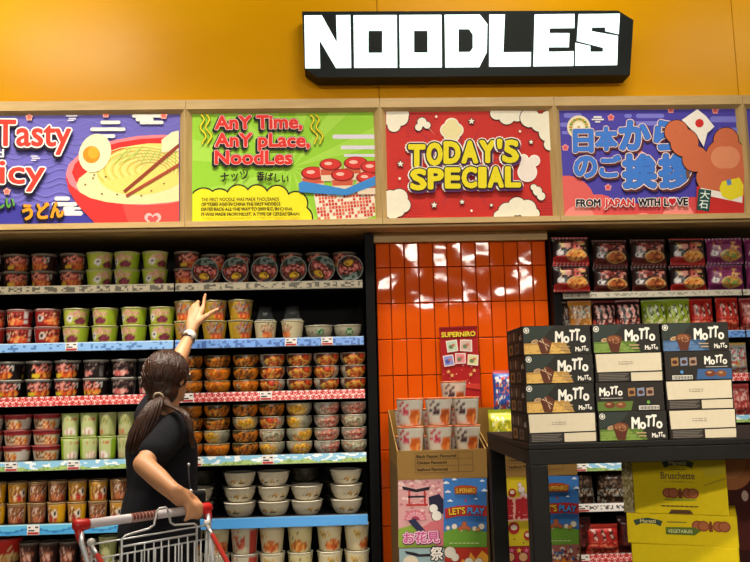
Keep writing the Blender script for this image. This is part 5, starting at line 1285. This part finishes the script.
# ------------------------------------------------------------------ shopping trolley
trol = tag(empty('shopping_trolley', ((HA+HBp)/2*1.0-Vector((0, 0, hz))+hn*.45)), 'grey wire shopping trolley with red corner caps in the left foreground', 'trolley'); to = Vector(trol.location)
hl = (HBp-HA).length
MB().tube([HA, HBp], .0145, 'd6cbce', 16).build('handle_bar', 'plastic', trol, to)
Fh = Flat(HP(131)+hn*.0147*.8+Vector((0, 0, .0115)), hd, (UPV*.8-hn*.6).normalized(), 1000, step=.0004)
wl = (HP(155)-HP(131)).length*1000
mb = MB(); a0 = HP(130); a1 = HP(156)
mb.tube([a0, a1], .01485, 'b09088', 16); 
for k in range(7):
    q0 = HP(131.5+k*3.4); q1 = HP(133.8+k*3.4); mb.tube([q0+hn*.0022+UPV*.0022, q1+hn*.0022+UPV*.0022], .0135, '7c3c2c', 12)
mb.build('handle_label', 'print', trol, to)
for t, p in ((-1, HA), (1, HBp)):
    mb = MB(); mb.tube([p-hd*t*.028, p-hd*t*.02, p+hd*t*.012, p+hd*t*.022], [.0155, .018, .0185, .010], 'c8201c', 16)
    mb.tube([p+hd*t*.004, p+hd*t*.004+hn*.008-Vector((0, 0, .03)), p+hn*.016-Vector((0, 0, .055))], [.016, .013, .009], 'c8201c', 12)
    mb.build('corner_cap', 'plastic', trol, to)
G = Vector((.45, -.89, 0)).normalized()                    # long direction of the basket
CL = HA+G*.045-Vector((0, 0, .055))+hd*.028; CR = HBp+G*.045-Vector((0, 0, .050))-hd*.012
zf = -.085; LEN = .70
wire = 'd4d4d4'
def wires(name, lst, r, parent=trol, col=wire, mat='steel'):
    mb = MB()
    for p in lst: mb.tube(p, r, col, 6)
    return mb.build(name, mat, parent, to)
sl_ = -.30
def rim(s, t): return (CL if s < 0 else CR)+G*LEN*t+Vector((0, 0, sl_*LEN*t))+hd*(-s)*.05*t
for s, p, c in ((-1, HA, CL), (1, HBp, CR)):
    wires('side_arm', [[p+hn*.012-Vector((0, 0, .02)), p+G*.03-Vector((0, 0, .05)), c+G*.06-Vector((0, 0, .10)), c+G*.11-Vector((0, 0, .45)), c+G*.05-Vector((0, 0, .62)), c+G*.02-Vector((0, 0, .80))]], .0085)
    wires('side_rim', [[rim(s, t) for t in (.10, .4, .7, 1)]], .0075, col='b8281c', mat='plastic'); wires('side_rim', [[rim(s, 0), rim(s, .1)]], .006)
    bot = lambda t: rim(s, t)*1.0-Vector((0, 0, (.36 if s else 0)*(1-.25*t)+0))+hd*(-s)*.03
    lst = []
    for k in range(15):
        t = k/14; a = rim(s, t); lst.append([a, Vector((a.x, a.y, 0))+hd*(-s)*.03+UPV*(CL.z-.42+.06*t)])
    lst.append([Vector((rim(s, t).x, rim(s, t).y, 0))+hd*(-s)*.03+UPV*(CL.z-.42+.06*t) for t in (0, 1)])
    lst.append([rim(s, t)*1-UPV*(.12*(1-t)+.03) for t in (0, .5, 1)])
    wires('side_wires', lst, .0024)
def rear(u, d): return CL.lerp(CR, u)-UPV*d
gate = wires('rear_gate', [[rear(0, 0), rear(1, 0)], [rear(0, .045), rear(1, .045)], [rear(.02, .40), rear(.98, .40)]]+[[rear(u/17, .0 if u in (0, 17) else .045), rear(u/17, .40)] for u in range(18)], .0028)
fl = lambda u, d: rear(u, d)+hn*.012
wires('child_seat_flap', [[fl(.23, .33), fl(.23, -.004), fl(.26, -.012), fl(.46, -.022), fl(.50, -.03), fl(.525, -.072), fl(.545, -.080), fl(.60, -.080), fl(.62, -.072), fl(.645, -.03), fl(.68, -.02), fl(.86, -.014), fl(.885, -.006), fl(.885, .33)],
      [fl(.23, .02), fl(.885, .02)]], .0036)
wires('child_seat_flap', [[fl(u, .02), fl(u, .33)] for u in (.34, .42, .50, .565, .63, .72, .80)]+[[fl(.23, .33), fl(.885, .33)]], .0022)
wires('front_panel', [[rim(-1, 1), rim(1, 1)]]+[[rim(-1, 1).lerp(rim(1, 1), k/12), (rim(-1, 1).lerp(rim(1, 1), k/12))*1-UPV*.13] for k in range(13)]+[[rim(-1, 1)-UPV*.13, rim(1, 1)-UPV*.13]], .0026)
zb2 = CL.z-.42
base = []
for k in range(11):
    a = CL.lerp(CR, .06+.88*k/10); b_ = rim(-1, 1).lerp(rim(1, 1), .06+.88*k/10); base.append([Vector((a.x, a.y, zb2)), Vector((b_.x, b_.y, zb2+.06))])
wires('basket_floor', base, .0026)
mb = MB()
for s in (-1, 1):
    c = CL if s < 0 else CR; mb.tube([Vector((c.x, c.y, zb2)), Vector((c.x, c.y, .14))+G*.02, Vector((c.x, c.y, .14))+G*.62-hd*s*.04, Vector((c.x, c.y, zb2+.05))+G*.64-hd*s*.05], .010, wire, 8)
mb.build('chassis', 'steel', trol, to)
for s in (-1, 1):
    for t in (.05, .60):
        c = (CL if s < 0 else CR)+G*t-hd*s*.02; c.z = .055
        mb = MB(); mb.tube([c-hd*.012, c+hd*.012], .054, '2a2a2c', 18); mb.tube([c, c+UPV*.085], .010, '888888', 8); mb.build('castor', 'plastic', trol, to)
for s, c in ((-1, CL), (1, CR)):
    MB().ball(c+UPV*.006, (.013, .013, .013), 'c8c4bc', 10).build('corner_joint', 'plastic', trol, to)
# ------------------------------------------------------------------ light
def lamp(x, y, z, sx, sy, power, col=(1, .92, .78), aim=None):
    l = bpy.data.lights.new('spot_or_fill', 'AREA'); l.shape = 'RECTANGLE'; l.size = sx; l.size_y = sy; l.energy = power; l.color = col
    o = bpy.data.objects.new('ceiling_or_fill_light', l); COL.objects.link(o); o.location = (x, y, z)
    if aim: o.rotation_euler = (Vector(aim)-Vector((x, y, z))).to_track_quat('-Z', 'Y').to_euler()
    o['kind'] = 'structure'
    return o
for x, p in ((-1.75, 15), (-.75, 14), (.3, 9), (1.5, 9)):
    l_ = lamp(x, 2.95, 3.95, .9, .14, p, aim=(x*.95, 3.66, .75)); l_.data.spread = math.radians(64)
for x, p in ((-1.9, 12), (.9, 7), (3.0, 5)): lamp(x, 2.0, 3.95, .9, .2, p, aim=(x, 3.9, 3.6)).data.spread = math.radians(90)
for x in (-2, -.6, .8, 2.2): lamp(x, -.6, 4.1, .8, .2, 2.5, aim=(x*.8, 3.4, .6))
for x in (-1.2, .3, 1.6): lamp(x, -2.6, 4.1, .8, .25, 4.5, aim=(x*.8, 3.6, .9))
lamp(1.3, -2.2, 4.1, .8, .2, 5, aim=(1.2, 2.6, 1.0)).data.spread = math.radians(34)  # added fill aimed at the yellow cartons, not a known fixture
lamp(1.0, .6, 4.1, .8, .2, 7, aim=(1.05, 2.5, 1.25)).data.spread = math.radians(46)  # added fill to brighten the wafer boxes, no fixture known here
for x, y in ((2.6, -9.2), (3.4, -11.6), (-.4, -12.4), (-2.6, -10)): lamp(x, y, 4.1, 1.4, .36, 105, aim=(x*.3, 3, .8))
wd = bpy.data.worlds.new('world'); scene.world = wd; wd.use_nodes = True
wd.node_tree.nodes['Background'].inputs[0].default_value = (1, .93, .82, 1); wd.node_tree.nodes['Background'].inputs[1].default_value = .10
